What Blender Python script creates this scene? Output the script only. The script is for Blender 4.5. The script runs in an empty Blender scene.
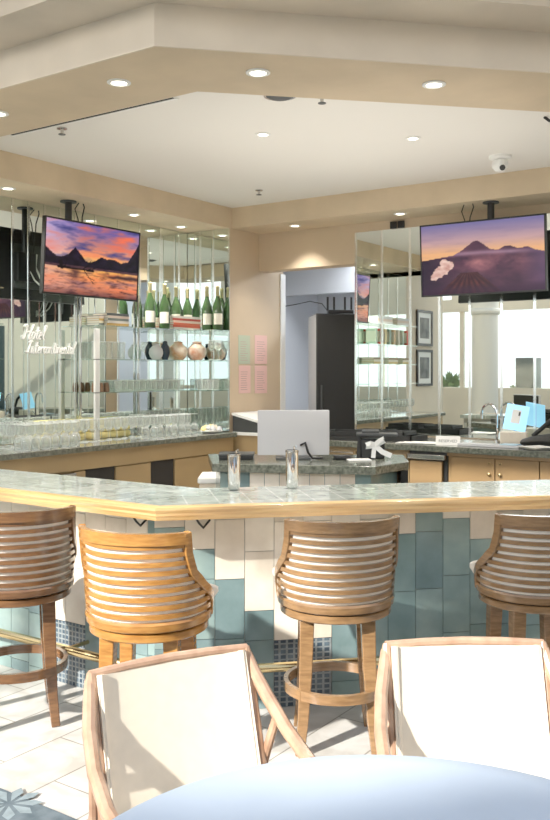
import bpy, bmesh, math, random
from mathutils import Vector, Matrix
random.seed(7)
S = bpy.context.scene
COL = S.collection
PI = math.pi
F_PX, HOR, H = 885.0, 371.0, 1.65
TH = math.radians(34.36)
FX, FY = -math.sin(TH), math.cos(TH)
RX, RY = math.cos(TH), math.sin(TH)

def C(X, Y, z=0.0):
    return Vector((X*RX + Y*FX, X*RY + Y*FY, z))
def ray(p):
    t = (p-275.0)/F_PX
    return (FX+RX*t, FY+RY*t)
def at(p, py, x=None, y=None, z=None, d=None):
    r = ray(p)
    if x is not None: d = x/r[0]
    elif y is not None: d = y/r[1]
    elif z is not None: d = (H-z)*F_PX/(py-HOR)
    return Vector((r[0]*d, r[1]*d, H+(HOR-py)*d/F_PX))

# ------------------------------------------------------------------ materials
def lin(c):
    return tuple(((v/255.0)/12.92 if v/255.0 <= .04045 else (((v/255.0)+.055)/1.055)**2.4) for v in c)
def newmat(name):
    m = bpy.data.materials.new(name); m.use_nodes = True
    nt = m.node_tree
    return m, nt, nt.nodes['Principled BSDF']
def mat(name, rgb, rough=.5, metal=0.0, var=0.0, scale=8.0, stretch=(1, 1, 1), bump=0.0, spec=None, rgb2=None, coat=0.0, detail=4.0):
    m, nt, b = newmat(name)
    c = lin(rgb) + (1,)
    b.inputs['Base Color'].default_value = c
    b.inputs['Roughness'].default_value = rough
    b.inputs['Metallic'].default_value = metal
    if spec is not None: b.inputs['Specular IOR Level'].default_value = spec
    if coat: b.inputs['Coat Weight'].default_value = coat; b.inputs['Coat Roughness'].default_value = .12
    if var or rgb2 or bump:
        tc = nt.nodes.new('ShaderNodeTexCoord'); mp = nt.nodes.new('ShaderNodeMapping')
        mp.inputs['Scale'].default_value = stretch
        nz = nt.nodes.new('ShaderNodeTexNoise'); nz.inputs['Scale'].default_value = scale; nz.inputs['Detail'].default_value = detail
        nt.links.new(tc.outputs['Object'], mp.inputs['Vector']); nt.links.new(mp.outputs['Vector'], nz.inputs['Vector'])
        if var or rgb2:
            cr = nt.nodes.new('ShaderNodeValToRGB')
            lo = lin(rgb2) if rgb2 else tuple(v*(1-var) for v in c[:3])
            hi = c[:3] if rgb2 else tuple(min(1, v*(1+var)) for v in c[:3])
            cr.color_ramp.elements[0].position = .32; cr.color_ramp.elements[1].position = .68
            cr.color_ramp.elements[0].color = lo + (1,); cr.color_ramp.elements[1].color = hi + (1,)
            nt.links.new(nz.outputs['Fac'], cr.inputs['Fac']); nt.links.new(cr.outputs['Color'], b.inputs['Base Color'])
        if bump:
            bp = nt.nodes.new('ShaderNodeBump'); bp.inputs['Strength'].default_value = bump; bp.inputs['Distance'].default_value = .01
            nt.links.new(nz.outputs['Fac'], bp.inputs['Height']); nt.links.new(bp.outputs['Normal'], b.inputs['Normal'])
    return m
def emis(name, rgb, strength):
    m, nt, b = newmat(name)
    b.inputs['Base Color'].default_value = lin(rgb)+(1,)
    b.inputs['Emission Color'].default_value = lin(rgb)+(1,)
    b.inputs['Emission Strength'].default_value = strength
    return m
def glassy(name, rgb, clear=.85, rough=.03, milk=0.0):
    m = bpy.data.materials.new(name); m.use_nodes = True
    nt = m.node_tree; nt.nodes.clear()
    out = nt.nodes.new('ShaderNodeOutputMaterial')
    tr = nt.nodes.new('ShaderNodeBsdfTransparent'); tr.inputs['Color'].default_value = lin(rgb)+(1,)
    gl = nt.nodes.new('ShaderNodeBsdfGlossy'); gl.inputs['Roughness'].default_value = rough
    gl.inputs['Color'].default_value = (.95, .97, .96, 1)
    lw = nt.nodes.new('ShaderNodeLayerWeight'); lw.inputs['Blend'].default_value = .35
    ma = nt.nodes.new('ShaderNodeMath'); ma.operation = 'MULTIPLY_ADD'
    ma.inputs[1].default_value = .75; ma.inputs[2].default_value = 1-clear; ma.use_clamp = True
    mx = nt.nodes.new('ShaderNodeMixShader')
    pw = nt.nodes.new('ShaderNodeMath'); pw.operation = 'POWER'; pw.inputs[1].default_value = 1.5 if milk else 1.0
    nt.links.new(lw.outputs['Facing'], pw.inputs[0]); nt.links.new(pw.outputs[0], ma.inputs[0]); nt.links.new(ma.outputs[0], mx.inputs['Fac'])
    nt.links.new(tr.outputs[0], mx.inputs[1])
    if milk:
        df = nt.nodes.new('ShaderNodeBsdfDiffuse'); df.inputs['Color'].default_value = (.85, .88, .86, 1)
        m2 = nt.nodes.new('ShaderNodeMixShader'); m2.inputs['Fac'].default_value = milk
        nt.links.new(gl.outputs[0], m2.inputs[1]); nt.links.new(df.outputs[0], m2.inputs[2]); nt.links.new(m2.outputs[0], mx.inputs[2])
    else:
        nt.links.new(gl.outputs[0], mx.inputs[2])
    nt.links.new(mx.outputs[0], out.inputs['Surface'])
    return m
def bricks(name, c1, c2, mortar, bw, rh, msize, rough, rot=0.0, off=.5, noise=6.0, mix=.35, c3=None, plane='xy', bump=.15):
    m, nt, b = newmat(name)
    tc = nt.nodes.new('ShaderNodeTexCoord'); mp = nt.nodes.new('ShaderNodeMapping')
    if plane == 'xy': mp.inputs['Rotation'].default_value = (0, 0, rot)
    elif plane == 'xz': mp.inputs['Rotation'].default_value = (PI/2, 0, rot)
    br = nt.nodes.new('ShaderNodeTexBrick'); br.inputs['Scale'].default_value = 1.0
    br.offset = off
    br.inputs['Brick Width'].default_value = bw; br.inputs['Row Height'].default_value = rh
    br.inputs['Mortar Size'].default_value = msize; br.inputs['Mortar Smooth'].default_value = .1
    br.inputs['Color1'].default_value = lin(c1)+(1,); br.inputs['Color2'].default_value = lin(c2)+(1,); br.inputs['Mortar'].default_value = lin(mortar)+(1,)
    nz = nt.nodes.new('ShaderNodeTexNoise'); nz.inputs['Scale'].default_value = noise; nz.inputs['Detail'].default_value = 6; nz.inputs['Distortion'].default_value = 1.2
    cr = nt.nodes.new('ShaderNodeValToRGB'); cr.color_ramp.elements[0].position = .35; cr.color_ramp.elements[1].position = .62
    cr.color_ramp.elements[0].color = lin(c3 or (150, 140, 125))+(1,); cr.color_ramp.elements[1].color = (1, 1, 1, 1)
    mx = nt.nodes.new('ShaderNodeMixRGB'); mx.blend_type = 'MULTIPLY'; mx.inputs['Fac'].default_value = mix
    L = nt.links.new
    L(tc.outputs['Object'], mp.inputs['Vector']); L(mp.outputs['Vector'], br.inputs['Vector']); L(tc.outputs['Object'], nz.inputs['Vector'])
    L(nz.outputs['Fac'], cr.inputs['Fac']); L(br.outputs['Color'], mx.inputs[1]); L(cr.outputs['Color'], mx.inputs[2]); L(mx.outputs['Color'], b.inputs['Base Color'])
    b.inputs['Roughness'].default_value = rough
    if bump:
        bp = nt.nodes.new('ShaderNodeBump'); bp.inputs['Strength'].default_value = bump; bp.inputs['Distance'].default_value = .004; bp.invert = True
        L(br.outputs['Fac'], bp.inputs['Height']); L(bp.outputs['Normal'], b.inputs['Normal'])
    return m

M = {}
M['soffit'] = mat('mottled_beige_plaster', (202, 182, 152), .75, var=.10, scale=2.2, detail=6, bump=.03)
M['fascia'] = mat('pale_beige_plaster', (210, 197, 178), .75, var=.10, scale=2.0, detail=6)
M['ceiling'] = mat('white_ceiling_paint', (226, 222, 214), .9)
M['wall'] = mat('beige_wall_paint', (202, 181, 152), .7, var=.05, scale=2.0)
M['wallroom'] = mat('cream_wall_paint', (214, 202, 182), .8, var=.04, scale=2.0)
M['backroom'] = mat('grey_blue_wall_paint', (202, 205, 210), .8)
M['white'] = mat('white_paint', (236, 236, 232), .5)
M['mirror'] = mat('silver_mirror', (226, 234, 230), .012, 1.0)
M['bevel'] = mat('bevelled_mirror_edge', (238, 242, 240), .16, 1.0)
M['floor'] = bricks('travertine_floor', (206, 204, 200), (196, 193, 187), (140, 136, 128), .61, .305, .004, .3, rot=PI/2, noise=5.0, mix=.42, c3=(176, 168, 156))
M['carpet'] = mat('slate_blue_carpet', (92, 104, 112), .95, rgb2=(62, 76, 84), scale=14, bump=.3)
M['petal'] = mat('pale_carpet_flower', (118, 132, 138), .95, var=.2, scale=20)
M['bartop'] = bricks('grey_green_stone_tile', (170, 176, 168), (154, 162, 154), (200, 202, 194), .152, .152, .004, .08, off=0.0, noise=9, mix=.45, c3=(120, 128, 114), bump=.05)
M['bartop2'] = bricks('grey_green_stone_tile_angled', (170, 176, 168), (154, 162, 154), (200, 202, 194), .152, .152, .004, .08, rot=-PI/4, off=0.0, noise=9, mix=.45, c3=(120, 128, 114), bump=.05)
M['granite'] = mat('dark_green_granite', (116, 120, 108), .18, rgb2=(66, 70, 62), scale=45, detail=8)
M['granitetop'] = mat('grey_granite_worktop', (150, 150, 142), .12, rgb2=(104, 106, 98), scale=40, detail=8)
M['honey'] = mat('honey_wood', (206, 164, 100), .3, rgb2=(184, 136, 78), scale=4, stretch=(2, 2, 22), coat=.4)
M['nosing'] = mat('blond_wood_nosing', (212, 176, 118), .28, rgb2=(184, 140, 82), scale=3, stretch=(1, 1, 30), coat=.4)
M['wood_shaded'] = mat('stool_wood_in_shade', (112, 78, 48), .25, rgb2=(88, 58, 34), scale=5, stretch=(3, 3, 16), coat=.5)  # same stool wood, colour darkened for the stool in shade
M['wood_sunlit'] = mat('stool_wood_in_sun', (176, 124, 62), .25, rgb2=(146, 96, 42), scale=5, stretch=(3, 3, 16), coat=.5)  # same stool wood, colour brightened for the stool in sun
M['wood_half_lit'] = mat('stool_wood_part_lit', (142, 108, 72), .26, rgb2=(114, 84, 54), scale=5, stretch=(3, 3, 16), coat=.45)  # same stool wood, mid tone for the partly lit stools
M['rattan'] = mat('brown_pole_wood', (184, 150, 124), .28, rgb2=(150, 114, 90), scale=8, stretch=(2, 2, 2), coat=.4)
M['canvas'] = mat('cream_canvas', (216, 205, 187), .8, var=.03, scale=30, bump=.03)
M['cushion'] = mat('cream_upholstery', (238, 232, 222), .7)
M['cloth'] = mat('blue_grey_tablecloth', (172, 186, 204), .85, var=.05, scale=3, bump=.08)
M['grout'] = mat('tile_grout', (160, 158, 150), .8)
for i, (r, g) in enumerate([((226, 216, 200), (208, 196, 178)), ((232, 224, 210), (214, 204, 188)), ((218, 206, 190), (198, 186, 168))]):
    M['cream%d' % i] = mat('cream_stone_tile_%s' % 'abc'[i], r, .22, rgb2=g, scale=7, detail=6)
for i, (r, g) in enumerate([((126, 148, 146), (102, 126, 126)), ((138, 158, 154), (112, 134, 134)), ((116, 138, 140), (94, 116, 118))]):
    M['teal%d' % i] = mat('teal_slate_tile_%s' % 'abc'[i], r, .2, rgb2=g, scale=6, detail=6)
M['mosaic'] = bricks('dark_blue_mosaic', (48, 64, 80), (86, 102, 114), (132, 140, 144), .026, .026, .004, .25, off=0.0, noise=30, mix=.4, plane='xz', bump=.1)
M['darkmosaic'] = M['mosaic']
M['brass'] = mat('polished_brass', (214, 190, 140), .18, 1.0)
M['steel'] = mat('brushed_steel', (196, 194, 190), .22, 1.0)
M['chrome'] = mat('polished_chrome', (222, 222, 222), .07, 1.0)
M['black'] = mat('black_plastic', (18, 18, 18), .4)
M['blackmat'] = mat('matte_black', (24, 25, 24), .6)
M['darkgrey'] = mat('dark_grey_plastic', (60, 62, 62), .5)
M['grey'] = mat('light_grey_plastic', (200, 200, 202), .4)
M['cab'] = mat('ochre_laminate', (154, 130, 92), .45, var=.05, scale=3)
M['cabbrown'] = mat('tan_brown_laminate', (124, 98, 62), .45, var=.05, scale=3)
M['cabdark'] = mat('shadow_gap', (30, 26, 22), .8)
M['shelf'] = glassy('pale_green_shelf_glass', (222, 238, 230), .8, .02)
M['glass'] = glassy('clear_drinking_glass', (250, 251, 250), .86, .08, milk=.75)  # white diffuse mixed in to paint sparkle along the glass edges
M['rim'] = glassy('painted_rim_glint', (252, 253, 252), .3, .05, milk=.9)  # paler still: glints on rims and feet painted in as colour
M['pane'] = glassy('window_glass', (246, 250, 250), .96, .0)
M['bottle'] = mat('green_bottle_glass', (52, 78, 44), .06, coat=.6)
M['foil'] = mat('gold_foil', (196, 186, 140), .35, .6)
M['label'] = mat('paper_label', (236, 232, 216), .6)
M['lens'] = emis('downlight_glow', (255, 244, 222), 7.0)
M['yellow'] = mat('pale_yellow_cloth', (236, 220, 150), .8)
M['pink'] = mat('pink_paper', (228, 186, 180), .7)
M['green'] = mat('sage_green_paper', (178, 190, 166), .7)
M['print'] = mat('faint_print', (180, 150, 140), .7)
M['bluepage'] = emis('pale_blue_screen', (150, 210, 244), .7)
M['leaf'] = mat('palm_leaf_green', (92, 120, 74), .6, var=.25, scale=5)
M['concrete'] = mat('pale_paving', (214, 210, 202), .9, var=.06, scale=2)
M['darkteal'] = mat('dark_teal_paint', (34, 52, 54), .35)
M['column'] = mat('white_column_plaster', (222, 218, 208), .7)

# ------------------------------------------------------------------ mesh builder
class MB:
    def __init__(s): s.v = []; s.f = []; s.m = []; s.s = []
    def add(s, vs, fs, mi=0, smooth=False):
        o = len(s.v); s.v += [tuple(v) for v in vs]
        for f in fs: s.f.append(tuple(i+o for i in f)); s.m.append(mi); s.s.append(smooth)
        return s
    def box(s, x0, x1, y0, y1, z0, z1, mi=0, mt=None):
        vs = [Vector((x, y, z)) for z in (z0, z1) for y in (y0, y1) for x in (x0, x1)]
        if mt: vs = [mt @ v for v in vs]
        return s.add(vs, [(0, 2, 3, 1), (4, 5, 7, 6), (0, 1, 5, 4), (2, 6, 7, 3), (0, 4, 6, 2), (1, 3, 7, 5)], mi)
    def cbox(s, x0, x1, y0, y1, z0, z1, c=.006, mi=0, mt=None):   # box with chamfered edges
        bm = bmesh.new(); bmesh.ops.create_cube(bm, size=1)
        for v in bm.verts: v.co = Vector(((x0+x1)/2+v.co.x*(x1-x0), (y0+y1)/2+v.co.y*(y1-y0), (z0+z1)/2+v.co.z*(z1-z0)))
        bmesh.ops.bevel(bm, geom=list(bm.edges), offset=min(c, .45*min(x1-x0, y1-y0, z1-z0)), segments=2, affect='EDGES', profile=.6)
        bm.verts.ensure_lookup_table(); bm.verts.index_update()
        s.add([(mt @ v.co) if mt else v.co.copy() for v in bm.verts], [tuple(v.index for v in f.verts) for f in bm.faces], mi); bm.free(); return s
    def prism(s, poly, z0, z1, mi=0):
        n = len(poly); a = sum(poly[i][0]*poly[(i+1) % n][1]-poly[(i+1) % n][0]*poly[i][1] for i in range(n))
        if a < 0: poly = poly[::-1]
        vs = [(p[0], p[1], z0) for p in poly] + [(p[0], p[1], z1) for p in poly]
        fs = [tuple(range(n-1, -1, -1)), tuple(range(n, 2*n))] + [(i, (i+1) % n, n+(i+1) % n, n+i) for i in range(n)]
        return s.add(vs, fs, mi)
    def tube(s, pts, r, n=8, mi=0, cap=True):
        pts = [Vector(p) for p in pts]; rs = r if isinstance(r, (list, tuple)) else [r]*len(pts)
        vs = []; up = None
        for i, p in enumerate(pts):
            t = (pts[min(i+1, len(pts)-1)]-pts[max(i-1, 0)]).normalized()
            if up is None: up = t.orthogonal().normalized()
            up = (up - t*up.dot(t)).normalized(); b = t.cross(up)
            for k in range(n):
                a = 2*PI*k/n; vs.append(p+(up*math.cos(a)+b*math.sin(a))*rs[i])
        fs = [(i*n+k, i*n+(k+1) % n, (i+1)*n+(k+1) % n, (i+1)*n+k) for i in range(len(pts)-1) for k in range(n)]
        s.add(vs, fs, mi, True)
        if cap:
            o = len(s.v)-len(vs)
            s.f.append(tuple(o+k for k in range(n-1, -1, -1))); s.m.append(mi); s.s.append(False)
            s.f.append(tuple(o+(len(pts)-1)*n+k for k in range(n))); s.m.append(mi); s.s.append(False)
        return s
    def sweep(s, pts, w, h, side=None, mi=0, closed=False, smooth=False):
        """rectangular section: w along `side(i)` direction, h along the third axis"""
        pts = [Vector(p) for p in pts]; n = len(pts); vs = []
        for i, p in enumerate(pts):
            if closed: t = pts[(i+1) % n]-pts[i-1]
            else: t = pts[min(i+1, n-1)]-pts[max(i-1, 0)]
            t.normalize(); sd = Vector(side(i) if callable(side) else side); sd = (sd-t*sd.dot(t)).normalized(); b = t.cross(sd)
            ww = w[i] if isinstance(w, (list, tuple)) else w; hh = h[i] if isinstance(h, (list, tuple)) else h
            for a, c in ((-1, -1), (1, -1), (1, 1), (-1, 1)): vs.append(p+sd*a*ww/2+b*c*hh/2)
        m = n if closed else n-1
        fs = [(i*4+k, i*4+(k+1) % 4, ((i+1) % n)*4+(k+1) % 4, ((i+1) % n)*4+k) for i in range(m) for k in range(4)]
        if not closed: fs += [(3, 2, 1, 0), tuple((n-1)*4+k for k in range(4))]
        return s.add(vs, fs, mi, smooth)
    def lathe(s, prof, n=16, mi=0, c=(0, 0, 0), flat=False, cap=True):
        vs = []
        for r, z in prof:
            for k in range(n):
                a = 2*PI*k/n; vs.append((c[0]+r*math.cos(a), c[1]+r*math.sin(a), c[2]+z))
        L = len(prof)
        fs = [(i*n+k, i*n+(k+1) % n, (i+1)*n+(k+1) % n, (i+1)*n+k) for i in range(L-1) for k in range(n)]
        s.add(vs, fs, mi, not flat); o = len(s.v)-len(vs)
        if cap and prof[0][0] > 1e-4: s.f.append(tuple(o+k for k in range(n-1, -1, -1))); s.m.append(mi); s.s.append(False)
        if cap and prof[-1][0] > 1e-4: s.f.append(tuple(o+(L-1)*n+k for k in range(n))); s.m.append(mi); s.s.append(False)
        return s
    def build(s, name, mats, parent=None, sharp=35, bevel=0):
        me = bpy.data.meshes.new(name); me.from_pydata(s.v, [], s.f)
        for m in (mats if isinstance(mats, (list, tuple)) else [mats]): me.materials.append(M[m] if isinstance(m, str) else m)
        me.polygons.foreach_set('material_index', s.m); me.polygons.foreach_set('use_smooth', s.s)
        bm = bmesh.new(); bm.from_mesh(me); bmesh.ops.recalc_face_normals(bm, faces=bm.faces); bm.to_mesh(me); bm.free()
        me.set_sharp_from_angle(angle=math.radians(sharp)); me.update()
        o = bpy.data.objects.new(name, me); COL.objects.link(o)
        if parent: o.parent = parent
        if bevel:
            md = o.modifiers.new('edge', 'BEVEL'); md.width = bevel; md.segments = 2; md.limit_method = 'ANGLE'; md.angle_limit = math.radians(40)
        return o
def tag(o, label, cat, group=None, kind=None):
    o['label'] = label; o['category'] = cat
    if group: o['group'] = group
    if kind: o['kind'] = kind
    return o
def thing(name, label, cat, loc=(0, 0, 0), rz=0, group=None):
    o = bpy.data.objects.new(name, None); COL.objects.link(o); o.empty_display_size = .05
    o.location = loc; o.rotation_euler = (0, 0, rz)
    return tag(o, label, cat, group)
def struct(mb, name, mats, parent=None, **k):
    o = mb.build(name, mats, parent, **k)
    if not parent: o['kind'] = 'structure'
    return o
def dup(o, loc, rz=None, label=None, group=None):
    r = o.copy(); COL.objects.link(r); r.location = loc
    if rz is not None: r.rotation_euler = (0, 0, rz)
    if label: r['label'] = label
    if group: r['group'] = group
    for ch in o.children:
        c = ch.copy(); COL.objects.link(c); c.parent = r
        for g in ch.children:
            d = g.copy(); COL.objects.link(d); d.parent = c
    return r

# ------------------------------------------------------------------ key plan
XL = -6.03                       # left wall
YR = 7.70                        # right wall
YRET = 7.18                      # short return of the left wall, flush with right fascia
XP = -5.47                       # papers wall, flush with left fascia
ZS, ZC = 3.107, 3.315            # soffit underside, white ceiling
KX, KY = -2.69, 2.98             # outer corner of the bar
DG = 1/math.sqrt(2)
def off(o, L=6.5, LL=3.3):
    """bar outline offset inward by o: left end, corner, diagonal end"""
    cx, cy = KX-o*math.tan(PI/8), KY+o
    return [(KX-LL, cy), (cx, cy), (cx+L*DG, cy+L*DG)]

# ------------------------------------------------------------------ room shell
mb = MB(); mb.box(-12, 8, -5.2, 12, -.1, 0); struct(mb, 'floor', 'floor')
ce = [(-12, 2.266), (-2.394, 2.266), (-2.394+8*DG, 2.266+8*DG), (8, 2.266+8*DG), (8, -5.0), (-12, -5.0)]
mb = MB(); mb.prism(ce, 0.0, .008); o = struct(mb, 'floor_carpet', 'carpet')
# carpet flowers (pattern of the carpet)
mb = MB()
for i in range(60):
    cx = random.uniform(-4.4, 0); cy = random.uniform(.4, 2.1)
    if i == 0: cx, cy = at(9, 806, z=0).xy
    R = .13 if i == 0 else random.uniform(.07, .13)
    for k in range(9):
        a = 2*PI*k/9+i; c, s_ = math.cos(a), math.sin(a)
        q = [(cx+c*R*.15, cy+s_*R*.15), (cx+c*R*.7-s_*R*.18, cy+s_*R*.7+c*R*.18), (cx+c*R, cy+s_*R), (cx+c*R*.7+s_*R*.18, cy+s_*R*.7-c*R*.18)]
        mb.add([(x, y, .0092) for x, y in q], [(0, 1, 2, 3)])
fl = mb.build('flower_pattern', 'petal', o)

mb = MB(); mb.box(XL-.2, XL, 1.6, YRET, 0, 5.2); mb.box(XL-.2, XP, YRET, YRET+.0, 0, ZS); struct(mb, 'wall_left', 'wallroom')
mb = MB(); mb.box(XL-.2, XP, YRET, 8.16, 0, 5.2); struct(mb, 'wall_back_left', 'wall')
mb = MB()
xo = -4.30
mb.box(xo, 8, YR, YR+.2, 0, 5.2); mb.box(XP, xo, YR, YR+.2, 2.715, 5.2)
struct(mb, 'wall_right', 'wall')
mb = MB(); mb.box(XP-.03, XP+.012, 8.10, 8.19, 0, 2.72); struct(mb, 'trim_1', 'white')
# back room behind the opening
mb = MB(); mb.box(-6.6, 2, 10.4, 10.6, 0, 3.4); mb.box(-6.6, -6.4, 8.16, 10.4, 0, 3.4); mb.box(-6.6, 0, YR+.2, 10.6, 3.1, 3.2); mb.box(-3.2, -3.0, YR+.2, 10.4, 0, 3.4)
mb.box(-6.4, XL-.2, 8.0, 8.16, 0, 3.2)
struct(mb, 'wall_back', 'backroom')
mb = MB(); mb.box(-6.4, -3.2, 9.5, 9.62, 2.62, 3.1); struct(mb, 'trim_2', 'backroom')
# white ceiling + soffits
oi = off(.60, 9.0); oo = off(0, 9.0)
cx_ = oi[1][0]+.1; cy_ = oi[1][1]-.2
mb = MB(); mb.prism([(-7, cy_), (cx_, cy_), (cx_+(YR+.2-cy_), YR+.2), (-7, YR+.2)], ZC, ZC+.1)
struct(mb, 'ceiling', 'ceiling')
mb = MB()   # perimeter soffit
mb.box(XL, XP+.0, 3.0, YRET, ZS, ZC+.05); mb.box(XP, 6, 7.22, YR, ZS, ZC+.05)
struct(mb, 'ceiling_soffit_back', 'soffit')
def band(o0, o1, z0, z1, name, m):
    a, b = off(o0, 9.0), off(o1, 9.0)
    a[0] = (-12, a[0][1]); b[0] = (-12, b[0][1])
    mb = MB(); mb.prism([a[0], a[1], a[2], b[2], b[1], b[0]], z0, z1)
    return struct(mb, name, m)
band(0, .60, ZS, ZC+.02, 'ceiling_soffit_front', ['soffit'])
band(-.012, 0, ZS, 3.30, 'trim_3', ['fascia'])
band(-.30, .6, 3.30, 3.42, 'ceiling_soffit_outer', ['fascia'])
band(-.55, .6, 3.42, 5.2, 'trim_4', ['fascia'])
# roof over bar
# outer room: window wall to the south, wall to the east and west
mb = MB()
mb.box(-12, 8, -5.2, -5.0, 0, 1.25)
mb.box(-12, 8, -5.2, -5.0, 3.1, 3.4); 
def sun_blocker(poly):  # unseen panel added to the window wall to shape the sunlight
    n = len(poly); mb.add([(x, -5.2, z) for x, z in poly]+[(x, -5.0, z) for x, z in poly], [tuple(range(n)), tuple(range(2*n-1, n-1, -1))]+[(i, n+i, n+(i+1) % n, (i+1) % n) for i in range(n)])
sun_blocker([(-2.72, 3.4), (3, 3.4), (3, 5.0), (-1.8, 4.95), (-2.12, 4.88), (-2.40, 4.60), (-2.72, 4.50)])  # added sun blocker, cut to leave a lit patch on the table
sun_blocker([(-3.58, 5.6), (3, 5.6), (3, 7.6), (-12, 7.6), (-12, 5.86), (-3.58, 5.86)])  # added sun blocker, keeps sun off bar top and right-hand stools
for x in (-11.9, -8.6, -5.6): mb.box(x-.09, x+.09, -5.2, -5.0, 3.4, 5.9)
mb.box(2.8, 3, -5.2, -5.0, 5.0, 5.6)
for x in [-11.9, -10.2, -8.45, -6.1, -4.6, -3.0, -1.4, .2, 1.8, 3.4, 5.0, 6.6, 7.9]:
    mb.box(x-.05, x+.05, -5.15, -5.05, 1.25, 3.1)
struct(mb, 'wall_front', 'wallroom')
mb = MB(); mb.box(-12, 8, -5.11, -5.10, 1.25, 3.1); struct(mb, 'window_1', 'pane')
mb = MB(); mb.box(8, 8.2, -5.2, 12, 0, 5.2); struct(mb, 'wall_east', 'wallroom')
mb = MB(); mb.box(-12.2, -12, -5.2, 4, 0, 5.2); struct(mb, 'wall_west', 'wallroom')
mb = MB(); mb.box(-12, XL-.2, 1.6, 1.8, 0, 5.2); struct(mb, 'wall_partition', 'wallroom')
mb = MB(); mb.box(7.94, 8.0, -.6, .6, 0, 2.9); mb.box(7.93, 8.0, .62, 1.9, 0, 2.9); struct(mb, 'door_1', 'darkteal')
mb = MB(); mb.box(-40, 40, -45, -5.2, -.15, -.05); struct(mb, 'ground', 'concrete')
# round columns of the window side
for (x, y, lb) in ((-7.06, -3.0, 'round white column with ring capital reflected in right mirror'), (3.2, -3.0, 'round white column behind the viewer, away from the bar')):
    t = thing('round_column', lb, 'column', (x, y, 0))
    MB().lathe([(.28, 0), (.28, 2.86)], 28).build('shaft', 'column', t)
    MB().lathe([(.28, 2.86), (.33, 2.88), (.35, 2.93), (.33, 2.98), (.29, 3.0), (.29, 5.0)], 28).build('capital', 'column', t)
# plants and dark planter outside the windows
def bush(x, y, z, r, lb):
    mb = MB()
    for i in range(160):
        a = random.uniform(0, 2*PI); e = random.uniform(.1, 1.3); L = r*random.uniform(.6, 1.1)
        d = Vector((math.cos(a)*math.cos(e), math.sin(a)*math.cos(e), math.sin(e)))
        s_ = d.cross(Vector((0, 0, 1))).normalized()*L*.06
        p = Vector((0, 0, .0)); q = p+d*L*.6; w = q+d*L*.4-Vector((0, 0, L*.2))
        mb.add([p, q+s_, w, q-s_], [(0, 1, 2, 3)])
    t = thing('palm_shrub', lb, 'shrub', (x, y, z)); mb.build('fronds', 'leaf', t)
    MB().lathe([(.09, -z-.05), (.07, .1)], 10).build('stem', 'cabbrown', t)
bush(-9.4, -6.6, .95, .9, 'palm shrub outside the window, left of the reflected column')
bush(-7.75, -6.9, 1.0, .45, 'palm shrub outside, just right of the reflected column')
bush(-6.1, -6.9, 1.05, .8, 'palm shrub outside, rightmost in the reflected windows')
t = thing('planter_box', 'dark grey tall planter box outside the reflected window', 'planter', (-7.02, -5.75, -.05))
MB().cbox(-.24, .24, -.24, .24, 0, 2.02).build('box_body', 'darkgrey', t)
# framed pictures on left wall, seen in the right mirror
for i, (z0, z1, lb) in enumerate(((2.05, 2.62, 'upper black framed picture reflected beside the mirror shelves'), (1.41, 1.99, 'lower black framed picture reflected beside the mirror shelves'))):
    t = thing('framed_picture', lb, 'picture', (XL+.001, 2.35, z0))
    mb = MB(); w = .29; h = z1-z0
    for b in ((-w, w, 0, .04), (-w, w, h-.04, h), (-w, -w+.04, .04, h-.04), (w-.04, w, .04, h-.04)): mb.box(0, .03, b[0], b[1], b[2], b[3])
    mb.build('frame', 'black', t)
    MB().box(.002, .014, -w+.04, w-.04, .04, h-.04).build('mat_board', 'white', t)
    MB().box(.012, .018, -w+.12, w-.12, .12, h-.12).build('print', mat('grey_photo_print_%s' % 'ab'[i], (150, 150, 146), .6, rgb2=(84, 86, 84), scale=6), t)

# ------------------------------------------------------------------ mirrors
def wall_mirror(lb, a, b, z0, z1, seams, nrm, loc):
    """a->b straight run in plan; nrm outward; seams = distances of bevelled strips"""
    t = thing('wall_mirror', lb, 'mirror', (a[0], a[1], z0))
    a = Vector((a[0], a[1])); b = Vector((b[0], b[1])); u = (b-a).normalized(); n = Vector(nrm); L = (b-a).length; h = z1-z0
    def q(s0, s1, t0, t1, y0, y1):
        m_ = MB()
        vs = [(u*s_+n*t_).to_3d()+Vector((0, 0, y_)) for y_ in (y0, y1) for t_ in (t0, t1) for s_ in (s0, s1)]
        m_.add(vs, [(0, 2, 3, 1), (4, 5, 7, 6), (0, 1, 5, 4), (2, 6, 7, 3), (0, 4, 6, 2), (1, 3, 7, 5)]); return m_
    q(0, L, 0, .006, 0, h).build('glass_panel', 'mirror', t)
    for s_ in seams: q(s_-.011, s_+.011, .006, .011, 0, h).build('bevel_strip', 'bevel', t)
    return t
ZM = 1.04
seamL = [y-3.0 for y in (3.3, 3.6, 3.9, 4.2, 4.5, 4.72, 4.9, 5.07, 5.245, 5.42, 5.60, 5.85, 6.15, 6.45, 6.75, 7.04)]
wall_mirror('tall mirrored panel run on left wall behind glass shelves', (XL+.001, 3.0), (XL+.001, YRET-.001), ZM, ZS-.005, seamL, (1, 0), 0)
wall_mirror('narrow mirrored return at end of left wall beside the papers', (XL+.012, YRET-.001), (XP-.004, YRET-.001), ZM, ZS-.005, [.17, .34, .545], (0, -1), 0)
wall_mirror('wide mirrored panel run on right wall behind the volcano television', (-4.30, YR-.001), (1.0, YR-.001), ZM, 3.02, [.011]+[.3*k for k in range(1, 18)], (0, -1), 0)

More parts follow.
